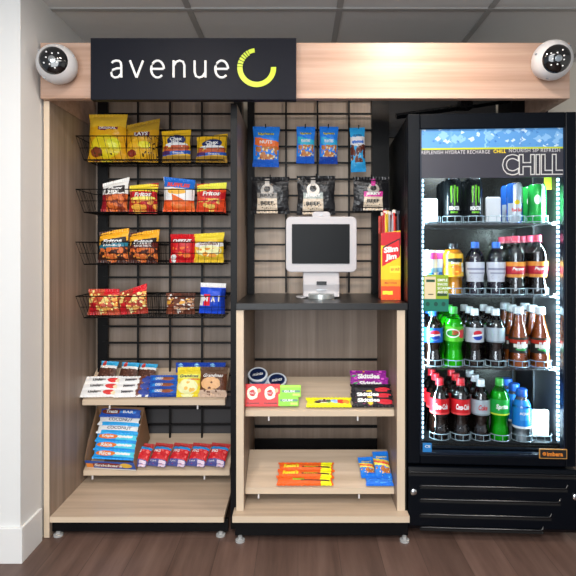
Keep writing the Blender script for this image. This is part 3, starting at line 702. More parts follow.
stand('cookie_bag', 'brown chocolate chip cookie bag at right end of the upper left shelf', 'cookie bag', A, 198, 226.5, 367, .012, pack('film_cookie_brown', '#55301f', [('r', 0, .82, 1, 1, '#5b4436'), ('e', .42, .42, .36, .27, '#d2a374'), ('n', .15, .2, .75, .64, '#5a3522', 5, .28), ('r', 0, 0, 1, .16, '#b9a08c'), ('n', 0, 0, 1, .2, '#5c3c2c', 9, .3)], wob=.08), 22, t=.035, seed=76, yaw=-2,
      texts=[('Grandmas', .5, .75, .74, .11, TXTW, dict(bold=.02, shear=.3))], group='cookie bags on the upper left shelf')
# lower left shelf : carton of blue bars, five cake packs
p0 = on(B, 112, .004, .001)
box = thing('bar_carton', 'open brown carton of blue bars on the lower left shelf', 'carton', p0, (R_(SL), 0, R_(-7)))
CB = mat('kraft_board', '#8a6a4c', .7); CBI = mat('kraft_print_blue', '#1d56a8', .5)
hw_, dp = .112, .17
MB().prism_x([(0, 0), (dp, 0), (dp+.03, .17), (dp*.35, .10), (0, .055)], -hw_, -hw_+.002).build('side_flap', CB, box)
MB().prism_x([(0, 0), (dp, 0), (dp+.03, .17), (dp*.35, .10), (0, .055)], hw_-.002, hw_).build('side_flap', CB, box)
MB().box(-hw_, hw_, 0, dp, 0, .002).build('carton_floor', CB, box)
MB().prism_x([(dp, 0), (dp+.002, 0), (dp+.032, .17), (dp+.03, .17)], -hw_, hw_).build('back_flap', CB, box)
fl = MB(); fl.prism_y([(-hw_, 0), (hw_, 0), (hw_, .05), (-hw_, .05)], -.002, 0, (-hw_, hw_, 0, .05))
fl.build('front_flap', pack('carton_blue_print', '#2a4f9e', [('e', .45, .55, .36, .3, '#7a2a20'), ('r', 0, 0, 1, .14, '#dcd8d0'), ('e', .82, .6, .12, .3, '#e3b03c'), ('r', 0, .15, .14, .7, '#d88232')], wob=.05), box)
text('lettering', 'Snickers', .13, .018, flat(-.01, -.0026, .027), TXTW, box, bold=.03, shear=.2)
bpy.context.view_layer.update()
barm = [pack('film_blue_white_bar', '#1f8fd6', [('r', .5, .15, 1, .75, '#4cc0ea'), ('e', .3, .5, .26, .3, '#d8722c'), ('r', .55, .4, .9, .6, '#e4eef4')], wob=.08), pack('film_white_blue_bar', '#e2e2e4', [('r', .1, 0, 1, .25, '#2a9ad8'), ('n', .05, .3, .95, .9, '#b8b4b8', 8, .25)], wob=.08), pack('film_deep_blue_bar', '#184aa2', [('e', .28, .5, .26, .34, '#6a3024'), ('r', .5, .35, .9, .6, '#3c7fd0')], wob=.08)]
for k, (mi, tx, nm) in enumerate(((0, 'Rice', 'sky blue bar with orange oval, frontmost in the brown carton'), (0, 'Rice', 'sky blue bar with orange oval, second row in the brown carton'), (0, 'Krispies', 'sky blue bar with orange oval, third row in the brown carton'), (1, '', 'white bar with blue edge, fourth row in the brown carton'), (1, '', 'white bar with blue edge, fifth row in the brown carton'), (2, 'Treats', 'dark blue bar at the top back of the brown carton'))):
    loc = box.matrix_world @ Vector((0, .026+.028*k, .030+.0215*k))
    rt = (R_(SL-64), 0, R_(-7))
    pouch('snack_bar', nm, 'snack bar', .196, .048, .024, barm[mi], loc, rt, seal=.006, seed=80+k, group='bars in the brown carton', nu=10, nv=6,
          texts=[(tx, .3, .5, .3, .32, TXTW, dict(bold=.03)), ('BAR', .72, .5, .26, .24, TXTW, dict(bold=.02))] if tx else [('COCONUT', .55, .55, .6, .26, TXTN, dict(bold=.01))])
cake = pack('film_red_cake', '#bb2028', [('r', 0, .72, 1, .86, '#1f86c8'), ('r', 0, .86, 1, 1, '#a83838'), ('n', .05, .22, .95, .7, '#dc5a56', 5, .35), ('r', 0, 0, 1, .2, '#454a86'), ('r', .6, .02, .95, .16, '#c8b8c8')], wob=.12)
for k, px in enumerate((137.5, 157, 176.5, 196, 215.5)):
    pouch('cake_pack', '%s red snack cake pack with blue band on the lower left shelf' % ('leftmost', 'second', 'middle', 'fourth', 'rightmost')[k], 'snack pack', .088, .108, .036, cake,
          on(B, px-1, .004, .02), (R_(-LIE+10), 0, R_(-14)), seal=.01, seed=90+k, group='red cake packs', texts=[('FIG', .35, .6, .36, .12, TXTW, dict(bold=.03)), ('2 pack', .3, .1, .34, .08, TXTW, {})])
# upper shelf of the counter
TINB = mat('tin_blue', '#2a6fb2', .3); TINW = mat('tin_white', '#dfe6ee', .3); TINN = mat('tin_navy', '#12224a', .35)
def tin(px, d, lift, label):
    t = thing('mint_tin', label, 'mint tin', on(C, px, d, lift), (R_(SL), 0, 0), 'round mint tins')
    MB().lathe([(.038, .0), (.039, .002), (.039, .016)], 28).build('cup', TINB, t, True)
    l = MB().lathe([(.0405, .0162), (.0415, .019), (.0405, .024), (.034, .025), (.033, .0235)], 28).build('lid', TINW, t, True)
    MB().lathe([(.001, .0243), (.033, .0243)], 28, cap=False).build('lid_label', TINN, l)
    text('lid_lettering', 'mints', .044, .016, lambda x, z: (x*.98-z*.2, z+x*.2, .0248), TXTW, l, bold=.02, shear=.3)
tin(259, .150, .001, 'lower blue and white mint tin in the stack behind the red boxes')
tin(258, .154, .0265, 'upper blue and white mint tin topping the stack behind the red boxes')
tin(277, .148, .001, 'single blue and white mint tin behind the green packs')
def carton(name, label, cat, sh, px, d, w_, h, t_, m, texts=(), lean=LIE, roll=0, group=None, lift=0):
    t = thing(name, label, cat, on(sh, px, d, .0005+lift), (R_(90-lean-0), 0, 0), group)
    # lying on the slope: x = width, y = up the slope, z = thickness
    mb = MB(); vs = [(x, y, z) for z in (0, t_) for y in (0, h) for x in (-w_/2, w_/2)]
    mb.add(vs, [(0, 2, 3, 1), (4, 5, 7, 6), (0, 1, 5, 4), (2, 6, 7, 3), (0, 4, 6, 2), (1, 3, 7, 5)], [(0, 0), (1, 0), (0, 1), (1, 1)]*2)
    mb.build('carton_body', m, t, bevel=.001)
    MB().box(-w_/2+.001, w_/2-.001, -.0006, .0, .001, t_-.001).build('end_flap', m, t)
    for (s_, cu, cv, tw, th, tm) in texts:
        text('lettering', s_, tw*w_, th*h, lambda x, z: ((cu-.5)*w_+x, cv*h+z, t_+.0008), tm, t, bold=.03)
    return t
redm = pack('carton_red_gum', '#c11c1c', [('e', .45, .6, .3, .3, '#e9dcc0'), ('e', .45, .6, .16, .16, '#b0181c'), ('r', .2, .56, .6, .64, '#f4efe2'), ('e', .8, .7, .1, .1, '#e09a6a')], wob=.12)
for k, px in enumerate((253.5, 271)):
    carton('gum_box', '%s flat red gum box with cream emblem on the counter shelf' % ('left', 'right')[k], 'gum box', C, px, .022, .073, .086, .016, redm, [('GUM', .45, .6, .34, .1, TXTR), ('FLAVOR', .5, .14, .7, .06, TXTB)], group='red gum boxes', lean=12)
grm = pack('carton_green', '#7cc024', [('r', .1, .4, .95, .56, '#4f7f6a'), ('r', 0, .8, 1, 1, '#9bd838'), ('r', .6, .1, .95, .3, '#b6e25a')], wob=.05)
carton('gum_pack', 'lower bright green gum pack on the counter shelf', 'gum pack', C, 288.5, .024, .080, .046, .018, grm, [('GUM', .45, .48, .5, .2, TXTW)], group='green gum packs', lean=12)
carton('gum_pack', 'upper bright green gum pack on the counter shelf', 'gum pack', C, 290.5, .046, .083, .046, .018, grm, [('GUM', .45, .48, .5, .2, TXTW)], group='green gum packs', lean=12, lift=.0265)
bar('candy_bag', 'flat yellow candy pack lying alone on the counter shelf', C, 329, .006, 0, .182, .05, .018, pack('film_yellow_candy', '#eed320', [('e', .4, .5, .2, .26, '#f0ece0'), ('e', .25, .4, .08, .2, '#3a2a20'), ('e', .5, .45, .06, .2, '#3aa05a'), ('e', .65, .5, .09, .25, '#8aa8e0'), ('e', .78, .5, .09, .3, '#d0352a'), ('e', .9, .5, .08, .3, '#e88a2a')], wob=.12), [('m&m', .4, .52, .28, .34, mat('brown_ink', '#4a2618', .5), dict(bold=.04))], seed=100, cat='candy pack', seal=.008)
pur = pack('film_purple', '#8a1f8a', [('n', 0, 0, .3, 1, '#2a8a4a', 4, .3), ('n', .0, .5, 1, 1, '#d05ac0', 6, .3), ('r', .65, .05, 1, .3, '#c86ad0'), ('n', .1, .6, .5, 1, '#e08a2a', 8, .25)], wob=.12)
blk = pack('film_black_candy', '#17141a', [('e', .82, .4, .22, .3, '#b81c2c'), ('n', .05, 0, .7, .35, '#8a2a5a', 7, .25), ('e', .45, .2, .06, .12, '#d8c02a')], wob=.12)
for k in range(2):
    bar('candy_pack', '%s purple candy pack at right end of the counter shelf' % ('lower', 'upper')[k], C, 371-k*2, .090+.034*k, .006+.008*k, .155, .058, .018, pur, [('Skittles', .5, .5, .62, .36, TXTW, dict(bold=.05))], lean=38, seed=104+k, group='candy packs on the counter shelf', cat='candy pack')
for k in range(3):
    bar('candy_pack', '%s black candy pack at right end of the counter shelf' % ('front', 'middle', 'rear')[k], C, 373-k*.8, .006+.026*k, .006*k, .165, .05, .018, blk, [('Skittles', .4, .55, .56, .34, TXTW, dict(bold=.05))] if k < 2 else [], lean=42, seed=108+k, group='candy packs on the counter shelf', cat='candy pack')
# lower shelf of the counter
org = pack('film_orange', '#e8581a', [('r', .78, 0, .97, 1, '#f2e016'), ('r', .42, .32, .78, .5, '#5a2412'), ('r', .78, .3, .95, .5, '#4a2010')], wob=.06)
for k in range(3):
    bar('peanut_butter_cups', '%s orange candy pack with yellow end on the bottom counter shelf' % ('front', 'middle', 'rear')[k], D, 305+k*.6, .003+.032*k, 0, .228, .044, .018, org, [("Reese's", .22, .6, .3, .4, TXTY, dict(bold=.06, shear=.25)), ('PEANUT', .6, .42, .26, .16, TXTY, {})] if k else [("Reese's", .38, .55, .2, .25, TXTG, dict(bold=.02))], seed=112+k, group='orange candy packs', cat='candy pack')
pn = pack('film_peanuts', '#1d74cc', [('s', 0, .62, 1, .72, '#c8b03a', -.2), ('s', 0, .5, 1, .62, '#d04a32', -.2), ('s', .0, .42, 1, .52, '#e3ca55', -.2), ('n', .05, .02, .95, .42, '#a8622c', 4, .55), ('n', .05, .02, .95, .42, '#e2b67c', 7, .25)], wob=.12)
stand('nut_bag', 'left blue peanut tube bag on the bottom counter shelf', 'snack bag', D, 361, 376.5, 457, .045, pn, 40, t=.03, seed=120, yaw=10, group='peanut bags on the bottom counter shelf', texts=[('Planters', .5, .84, .66, .07, TXTY, dict(bold=.02))])
stand('nut_bag', 'right, taller blue peanut tube bag on the bottom counter shelf', 'snack bag', D, 376, 392.5, 451.5, .04, pn, 40, t=.03, seed=121, yaw=6, group='peanut bags on the bottom counter shelf', texts=[('Planters', .5, .84, .66, .07, TXTY, dict(bold=.02))])
bar('nut_bag', 'blue peanut bag lying flat in front of the other two', D, 380, .002, 0, .11, .042, .016, pack('film_blue_flat', '#1c68cc', [('n', 0, 0, 1, 1, '#4c9ae6', 5, .3)], wob=.1), seed=122, cat='snack bag', group='peanut bags on the bottom counter shelf')

# ------------------------------------------------------------------ fridge
FX, YAW = .742, R_(-3.2)
fM = Matrix.Translation((FX, 0, 0)) @ Matrix.Rotation(YAW, 4, 'Z')
fridge = thing('glass_door_fridge', 'tall black glass-door drinks fridge at the right end', 'drinks fridge', (FX, 0, 0), (0, 0, YAW))
FRAME = mat('fridge_black', '#060a11', .32, spec=.14)
SIDEL = mat('fridge_side_liner', '#232426', .5)
INNER = mat('fridge_liner', '#3f3c38', .28, .75)
HWF, TOP = .318, 1.63
def fpx(px, y):                      # photo column -> fridge-local x at local depth y
    x = 0
    for _ in range(8):
        q = fM @ Vector((x, y, 0)); x += (X(px, q.y)-q.x)
    return x
def fz(py, x, y):
    q = fM @ Vector((x, y, 0)); return Z(py, q.y)
ix0, ix1, iz0, iz1 = -.280, .286, .33, 1.60
cab = MB(); cab.box(-HWF, ix0, .045, .62, .30, TOP); cab.box(ix1, HWF, .045, .62, .30, TOP); cab.box(ix0, ix1, .045, .62, iz1, TOP); cab.box(ix0, ix1, .045, .62, .30, iz0)
cab.build('cabinet', FRAME, fridge, bevel=.003)
MB().box(-HWF+.01, HWF-.01, .06, .60, .02, .30).build('compressor_base', FRAME, fridge)
ln = MB(); ln.box(ix0, ix1, .52, .53, iz0, iz1); ln.build('back_liner', INNER, fridge)
MB().box(ix0, ix0+.004, .06, .52, iz0, iz1).build('side_liner', SIDEL, fridge)
MB().box(ix1-.004, ix1, .06, .52, iz0, iz1).build('side_liner', SIDEL, fridge)
MB().box(ix0, ix1, .06, .52, iz0, iz0+.006).build('floor_liner', INNER, fridge)
for fx_ in (-.29, .29):
    MB().lathe([(.02, 0), (.02, .012), (.012, .022)], 14, c=(fx_, .1, 0)).build('foot', BLACK, fridge, True)
    MB().lathe([(.02, 0), (.02, .012), (.012, .022)], 14, c=(fx_, .55, 0)).build('foot', BLACK, fridge, True)
# door
gx0, gx1 = fpx(420, 0), fpx(565, 0); gz0, gz1 = fz(455.5, 0, 0), fz(128.5, 0, 0)
DB = fz(465, 0, 0)
dm = MB()
dm.box(-HWF, gx0, -.005, .04, DB, TOP+.004); dm.box(gx1, HWF, -.005, .04, DB, TOP+.004)
dm.box(gx0, gx1, -.005, .04, gz1, TOP+.004); dm.box(gx0, gx1, -.005, .04, DB, gz0)
door = dm.build('door', FRAME, fridge, bevel=.004)
MB().box(gx0, gx1, .010, .016, gz0, gz1).build('glass_pane', PANE, door)
bz = lambda py: fz(py, 0, 0)
gs = MB()
TRIM = mat('door_inner_trim', '#141f30', .3, .3)
gs.box(gx0, gx0+.006, -.001, .03, gz0, gz1); gs.box(gx1-.006, gx1, -.001, .03, gz0, gz1); gs.box(gx0+.006, gx1-.006, -.001, .03, gz0, gz0+.006)
gs.build('inner_trim', TRIM, door)
ice = pack('ice_graphic', '#5a97d4', [('n', 0, 0, 1, 1, '#86b8e6', 1.7, .5), ('n', 0, 0, 1, 1, '#c4dcf2', 2.3, .36), ('n', 0, 0, 1, 1, '#3f78c0', 3.1, .25), ('r', .21, 0, .225, 1, '#6aa2dc'), ('r', .45, 0, .462, 1, '#8cc0ec'), ('r', .7, 0, .71, 1, '#5d90cc')], rough=.3, wob=.06, asp=7)
gx0i, gx1i = gx0+.003, gx1-.003
MB().prism_y([(gx0i, bz(147.2)), (gx1i, bz(147.2)), (gx1i, gz1), (gx0i, gz1)], .004, .0095, (gx0i, gx1i, bz(147), gz1)).build('ice_banner', ice, door)
MB().box(gx0i, gx1i, .004, .0095, bz(149), bz(147.2)).build('lime_line', mat('lime_line', '#b7c92c', .4), door)
MB().box(gx0i, gx1i, .004, .0095, bz(177.5), bz(149)).build('slate_banner', mat('slate_banner', '#34343f', .35), door)
def ftext(name, s_, px0, px1, py0, py1, y, m_, **kw):
    a, b_ = fpx(px0, y), fpx(px1, y)
    return text(name, s_, b_-a, bz(py0)-bz(py1), flat((a+b_)/2, y, (bz(py0)+bz(py1))/2), m_, door, **kw)
TXG = mat('banner_grey_ink', '#c9c9cf', .5)
ftext('banner_lettering', 'REPLENISH HYDRATE RECHARGE', 421.5, 490, 149.8, 153.4, .0032, TXG, space=1.1)
ftext('banner_lettering', 'CHILL', 493.5, 506, 149.4, 153.0, .0032, TXTY, bold=.02, space=1.1)
ftext('banner_lettering', 'NOURISH SIP REFRESH', 509, 560, 148.8, 152.4, .0032, TXG, space=1.1)
ftext('chill_outline', 'CHILL', 502, 564, 154, 175.5, .0030, TXTW, outline=.022, space=.95, bold=.03)
# stickers on the door
a, b_ = fpx(423.5, 0), fpx(449, 0)
stk = MB().prism_y([(a, bz(312)), (b_, bz(312)), (b_, bz(275)), (a, bz(275))], .007, .0095, (a, b_, bz(312), bz(275)))
stk.build('promo_sticker', pack('sticker_lime_teal', '#8aa61e', [('r', 0, 0, 1, .34, '#15705e'), ('r', .05, .34, .5, .95, '#d9c9a2'), ('r', .12, .8, .46, .87, '#1d4a32'), ('r', .55, .42, .95, .5, '#2c4a2a'), ('e', .18, .2, .08, .06, '#0f4a40'), ('e', .5, .2, .08, .06, '#0f4a40'), ('e', .8, .2, .08, .06, '#0f4a40'), ('r', .2, .45, .4, .48, '#5a5040')], rough=.45), door)
for s_, py0, py1 in (('SIMPLE', 279, 281.6), ('SNACKS', 283.2, 285.8), ('SCAN', 287.2, 289.8), ('AND GO', 291.2, 293.8)):
    ftext('sticker_lettering', s_, 437.5, 447.5, py0, py1, .0062, TXTW, bold=.02)
MB().box(fpx(423, 0), fpx(432, 0), .006, .0095, bz(454.5), bz(445)).build('blue_sticker', pack('sticker_blue', '#2a7cc0'), door)
ftext('sticker_lettering', 'CE', 425, 430.5, 447, 449.5, .0055, TXTW)
MB().box(fpx(538.5, 0), fpx(566, 0), -.009, -.004, bz(456.5), bz(447)).build('badge', mat('badge_orange', '#c8924a', .4), door)
MB().box(fpx(539.2, 0), fpx(565.3, 0), -.0096, -.0088, bz(455.8), bz(447.7)).build('badge_plate', TXTB, door)
ftext('badge_lettering', 'imbera', 547, 563, 449.6, 454, -.0101, TXTO, bold=.03)
MB().lathe([(.0065, 0), (.0065, .001), (.004, .0012), (.004, 0)], 16, mtx=Matrix.Rotation(PI/2, 4, 'X'), c=(fpx(543.3, 0), -.0096, bz(451.8))).build('badge_emblem', TXTO, door)
# lower grille panel
gp = MB(); gt = bz(467.5)
gp.prism_x([(-.002, .03), (-.02, .05), (-.022, gt-.03), (-.008, gt), (.045, gt), (.045, .03)], -HWF, HWF)
grille = gp.build('grille_panel', FRAME, fridge, bevel=.003)
LOUV = mat('louver_black', '#0d0e11', .22)
for y_, xr in ((471.5, 573), (484.5, 565), (498, 558), (513, 549), (526, 541)):
    zz = bz(y_)+.0; xr_ = fpx(xr, 0) if xr < 570 else HWF-.004; xl = fpx(419, 0) if xr < 570 else -HWF+.004
    m = MB(); m.tube([(xl, -.020, zz-.006), (xl+.006, -.0235, zz), (xr_-.012, -.0235, zz), (xr_-.004, -.0235, zz+.004), (xr_, -.020, zz+.014)] if xr < 570 else [(xl, -.0225, zz), (xr_, -.0225, zz)], .0042, 10)
    m.build('louver', LOUV, grille, True)
    m = MB(); m.box(xl, xr_, -.0228, -.0215, zz-.013, zz-.004); m.build('louver_slot', mat('slot_black', '#030304', .6), grille)
MB().lathe([(.012, 0), (.012, .006), (.008, .009)], 16, mtx=Matrix.Rotation(PI/2, 4, 'X'), c=(-HWF+.02, -.021, bz(491))).build('lock', CHROME, grille, True)
MB().lathe([(.012, 0), (.012, .006), (.008, .009)], 16, mtx=Matrix.Rotation(PI/2, 4, 'X'), c=(HWF-.012, -.021, bz(492))).build('lock', CHROME, grille, True)
# shelves, lights
SZ = [1.216, .928, .640, .345]
for z in SZ[:3]:
    m = MB(); m.tube([(ix0+.006, .075, z-.004), (ix1-.006, .075, z-.004)], .004, 6); m.tube([(ix0+.006, .50, z-.004), (ix1-.006, .50, z-.004)], .003, 6)
    for k in range(28):
        x = ix0+.012+(ix1-ix0-.024)*k/27; m.tube([(x, .073, z-.0015), (x, .505, z-.0015)], .0014, 4)
    sh = m.build('wire_shelf', CHROME, fridge)
    MB().box(ix0+.006, ix1-.006, .0665, .0695, z-.010, z+.006).build('front_rail', CLEAR, sh)
MB().box(ix0+.006, ix1-.006, .07, .50, SZ[3]-.008, SZ[3]-.001).build('bottom_rack', mat('rack_dark', '#2a2c2e', .3, .5), fridge)
LED = mat('led_strip', '#bfeaff', .5, emit=4)
for xx, s_ in ((fpx(422.5, .055), 1), (fpx(558.5, .055), -1)):
    ch = MB().box(xx-.004, xx+.004, .054, .062, iz0+.02, 1.41).build('led_channel', mat('led_channel_grey', '#8fa3ad', .3, .5), fridge)
    m = MB(); zz = iz0+.03
    while zz < 1.40:
        m.box(xx-.002, xx+.002, .0515, .0542, zz, zz+.011); m.box(xx+s_*.004-.0008, xx+s_*.004+.0008, .054, .062, zz, zz+.011); zz += .0185
    m.build('led_strip', LED, ch)
    a_ = area('fridge_led_lamp', (0, 0, 0), .012, 7, (.64, .91, 1), sy=.95)
    a_.parent = fridge; a_.location = (xx+s_*.006, .068, .87); 
    d = Vector((s_*.75, .65, 0)).normalized(); a_.rotation_euler = d.to_track_quat('-Z', 'Y').to_euler()
a_ = area('fridge_top_fill', (0, 0, 0), .14, 3.5, (.8, .95, 1), sy=.02); a_.parent = fridge; a_.location = (0, .09, 1.585); a_.rotation_euler = (R_(25), 0, 0)  # added fill under the fridge top, narrowed to streak the back liner

# right-hand inner rack rail with slots
rl = MB(); rl.box(ix1-.012, ix1-.005, .30, .31, iz0+.02, 1.50); rl.build('rack_rail', CHROME, fridge)
rl = MB(); rl.box(fpx(516, .45), fpx(516, .45)+.008, .505, .515, .36, 1.19); rl.build('rack_rail', CHROME, fridge)

MB().prism_y(rrect(fpx(544, .13), fpx(553.5, .13), fz(190, 0, .13), fz(175, 0, .13), .004), .13, .131).build('lime_card', mat('lime_card', '#b4cf2a', .5), fridge)
# ---- drinks
def liq(n, c, rough=.08, sss=0): return mat(n, c, rough, coat=.6)
COLA = liq('cola_liquid', '#1c0d08'); WATER = glass('water', (.82, .9, .95), .3, .05)
GREENL = liq('green_liquid', '#2fb428'); LIMEG = liq('lime_liquid', '#79d02a'); AMBER = liq('tea_liquid', '#a8541a'); JUICE = liq('juice_liquid', '#eda51a'); BLUEL = liq('blue_liquid', '#1c6fd0'); CLR = liq('pale_liquid', '#8d9aa0'); PURP = liq('grape_liquid', '#2a2236')
def bottle(name, label, cat, px, py0, pyb, yl, liquid, lab, labz, capm, kind='soda', shell=PET, texts=(), fill=.82, Rr=None, zbase=0, group=None):
    x = fpx(px, yl); h = fz(py0, x, yl)-zbase; R = Rr or .036
    t = thing(name, label, cat, fM @ Vector((x, yl, zbase)), (0, 0, YAW), group)
    if kind == 'soda': pr = [(.80, 0), (.97, .018), (1, .05), (1, .12), (.97, .17), (.88, .25), (.86, .30), (.95, .38), (1, .43), (1, .68), (.95, .725), (.78, .79), (.52, .85), (.37, .895), (.36, .92)]
    elif kind == 'tea': pr = [(.85, 0), (1, .02), (1, .20), (.94, .23), (.94, .42), (1, .45), (.98, .52), (.80, .62), (.60, .72), (.46, .82), (.42, .88), (.42, .92)]
    elif kind == 'juice': pr = [(.88, 0), (1, .02), (1, .1), (.94, .14), (.94, .3), (1, .34), (1, .55), (.93, .6), (.96, .66), (1, .72), (.97, .8), (.8, .87), (.55, .90), (.52, .93)]
    else: pr = [(.88, 0), (1, .02), (1, .1), (.94, .15), (.94, .2), (1, .25), (1, .62), (.97, .68), (.8, .76), (.62, .82), (.52, .87), (.5, .9)]
    def r_at(z):
        for (r0, z0), (r1, z1) in zip(pr, pr[1:]):
            if z0 <= z <= z1: return (r0+(r1-r0)*(z-z0)/(z1-z0))*R
        return pr[-1][0]*R
    zs = []
    for (r0, z0), (r1, z1) in zip(pr, pr[1:]): zs += [z0+(z1-z0)*q/2 for q in range(2)]
    zs.append(pr[-1][1])
    MB().lathe([(r_at(z), z*h) for z in zs], 22).build('bottle', shell, t, True)
    if liquid:
        lz = [z for z in zs if .005 < z < fill]+[fill]
        MB().lathe([(r_at(z)*.955, z*h) for z in lz], 20).build('drink', liquid, t, True)
    z0, z1 = labz
    lb = MB().lathe([(r_at(z0+(z1-z0)*q/6)+.0007, (z0+(z1-z0)*q/6)*h) for q in range(7)], 22, cap=False).build('paper_label', lab, t, True)
    cr = .0158 if kind in ('soda',) else .0195
    if kind == 'sport': cr = .0215
    zc = pr[-1][1]-.012
    MB().lathe([(cr, zc*h), (cr, h-.003), (cr*.92, h)], 20).build('cap', capm, t, True)
    MB().lathe([(cr*1.06, zc*h-.005), (cr*1.06, zc*h-.0015)], 20).build('cap_ring', capm, t, True)
    for (s_, cz_, W, H, tm, kw) in texts:
        text('label_lettering', s_, W, H, cyl_at(r_at(cz_)+.0016, cz_*h), tm, lb, **kw)
    return t
RED = mat('cap_red', '#d0202c', .3); BLUEC = mat('cap_blue', '#1f5fc4', .3); WHITEC = mat('cap_white', '#dde2e6', .3); GRC = mat('cap_green', '#3aaa3a', .3); BLK = mat('cap_black', '#17181c', .3); PINKC = mat('cap_pink', '#d84a64', .3)
GPET = glass('green_pet', (.25, .85, .3), .3, .05)
redlab = pack('label_red', '#cb1a22', [('r', 0, .0, 1, .12, '#e84a4a')])
silver = pack('label_silver', '#aeb9c0', [('r', 0, 0, 1, .1, '#8a949a')], metal=.2)
bluelab = pack('label_blue_globe', '#1660c4', [('e', .5, .5, .10, .34, '#f2f2f4'), ('e', .5, .62, .09, .22, '#cc2434'), ('e', .5, .38, .09, .2, '#1b3fa8'), ('s', .4, .44, .6, .56, '#f2f2f4', .5)])
silvglobe = pack('label_silver_globe', '#b9bec4', [('e', .52, .5, .09, .32, '#e8eaec'), ('e', .52, .6, .08, .22, '#cc2434'), ('e', .52, .36, .08, .2, '#1b3fa8'), ('s', .42, .42, .62, .54, '#eeeef0', .5)])
whitelab = pack('label_white', '#cfd2dc', [('r', .3, .6, .7, .7, '#8c8fa8'), ('r', .35, .4, .65, .48, '#9a9cb0'), ('n', .3, .1, .7, .35, '#a9abbc', 12, .2)])
dplab = pack('label_maroon', '#b8283a', [('r', 0, .72, 1, 1, '#e8963a'), ('r', 0, 0, 1, .2, '#e89a4a'), ('r', .38, .3, .62, .62, '#d8404c')])
dewlab = pack('label_dew', '#58b82a', [('e', .62, .5, .08, .3, '#d8343a'), ('e', .45, .55, .12, .3, '#e8f2e0'), ('e', .45, .55, .10, .22, '#2c8a2c')])
tealab = pack('label_tea', '#26221c', [('r', 0, .62, 1, .85, '#b83020'), ('r', .36, .36, .64, .58, '#e8e4d8'), ('e', .5, .26, .1, .1, '#2c9a4a'), ('r', 0, .85, 1, 1, '#3a2c1c')])
juicelab = pack('label_juice', '#efb822', [('r', .36, .62, .64, .8, '#20261c'), ('e', .5, .28, .12, .22, '#f08a1c'), ('r', .62, .2, .7, .6, '#e8f0e0'), ('n', .3, 0, .7, .3, '#f4d04a', 9, .3)])
aqlab = pack('label_aqua', '#1c7fd4', [('r', 0, 0, 1, .08, '#e8eef2'), ('r', .42, .3, .58, .7, '#3c9ae4')])
sprlab = pack('label_sprite', '#18a03c', [('r', 0, 0, 1, .1, '#c8e23a')])
CW = dict(bold=.03, shear=.25)
Y0 = .105                                 # front row centre depth
lanes = []
def lane(n, px, *args, dy=.08, behind=2, desc='', **kw):
    top = bottle(n, desc, 'bottle', px, *args, **kw)
    base = args[1]
    for k in range(1, behind+1):
        x = fpx(px, args[2]); p = fM @ Vector((x, args[2]+dy*k, kw['zbase']))
        dup(top, p, '%s, %s back' % (desc.split(',')[0], ('second', 'third', 'fourth')[k-1])+((', ' + desc.split(',', 1)[1].strip()) if ',' in desc else ''), group=kw.get('group'))
G4 = 'bottles on the bottom fridge shelf'; G3 = 'bottles on the third fridge shelf'; G2 = 'bottles on the second fridge shelf'
lane('soda_bottle', 439.5, 377.5, 440, Y0, COLA, redlab, (.43, .68), RED, texts=[('Coca-Cola', .56, .055, .022, TXTW, CW)], zbase=SZ[3], desc='red-labelled cola bottle, leftmost on the bottom shelf', group=G4, fill=.76, Rr=.0385)
lane('soda_bottle', 460.5, 378, 440, Y0, COLA, redlab, (.43, .68), RED, texts=[('Coca-Cola', .56, .055, .022, TXTW, CW)], zbase=SZ[3], desc='red-labelled cola bottle, second from left on the bottom shelf', group=G4, fill=.76, Rr=.0385)
lane('soda_bottle', 480.5, 379, 440, Y0, COLA, silver, (.43, .68), WHITEC, texts=[('Coke', .56, .036, .022, TXTR, CW)], zbase=SZ[3], desc='silver-labelled diet cola bottle on the bottom shelf', group=G4, fill=.78, Rr=.0365)
lane('soda_bottle', 499.3, 378, 440, Y0, GREENL, sprlab, (.43, .68), GRC, shell=GPET, texts=[('Sprite', .56, .05, .024, TXTW, dict(bold=.03, shear=.2))], zbase=SZ[3], behind=0, desc='bright green lemon-lime soda bottle on the bottom shelf', group=G4, fill=.80, Rr=.038)
lane('sports_bottle', 521.5, 388.5, 440, Y0, CLR, aqlab, (.26, .80), BLUEC, kind='sport', texts=[('AQUA', .55, .04, .012, TXTW, dict(bold=.03))], zbase=SZ[3], desc='blue-labelled wide bottle with white base on the bottom shelf', group=G4, Rr=.036, fill=.7, dy=.085)
lane('soda_bottle', 433, 309, 365, Y0, COLA, bluelab, (.43, .68), BLUEC, zbase=SZ[2], desc='blue globe-labelled cola bottle on the third shelf', group=G3, fill=.74, Rr=.0385)
lane('soda_bottle', 453.5, 306.5, 365, Y0, LIMEG, dewlab, (.43, .68), GRC, shell=GPET, texts=[('DEW', .58, .03, .018, TXTR, dict(bold=.04, shear=.2))], zbase=SZ[2], desc='lime green soda bottle on the third shelf', group=G3, fill=.8, Rr=.0385)
lane('soda_bottle', 474.5, 308.5, 365, Y0, COLA, silvglobe, (.43, .68), WHITEC, zbase=SZ[2], desc='silver globe-labelled diet cola bottle on the third shelf', group=G3, fill=.77, Rr=.0365)
lane('soda_bottle', 495.5, 308.5, 365, Y0, COLA, silver, (.43, .68), WHITEC, zbase=SZ[2], desc='plain silver-labelled cola bottle on the third shelf', group=G3, fill=.77, Rr=.0365)
lane('tea_bottle', 518.5, 306.5, 365, Y0, AMBER, tealab, (.24, .50), WHITEC, kind='tea', texts=[('PURE', .40, .034, .014, TXTW, dict(bold=.03)), ('LEAF', .345, .034, .014, TXTW, dict(bold=.03))], zbase=SZ[2], desc='amber iced tea bottle, left one on the third shelf', group=G3, fill=.86, Rr=.0375)
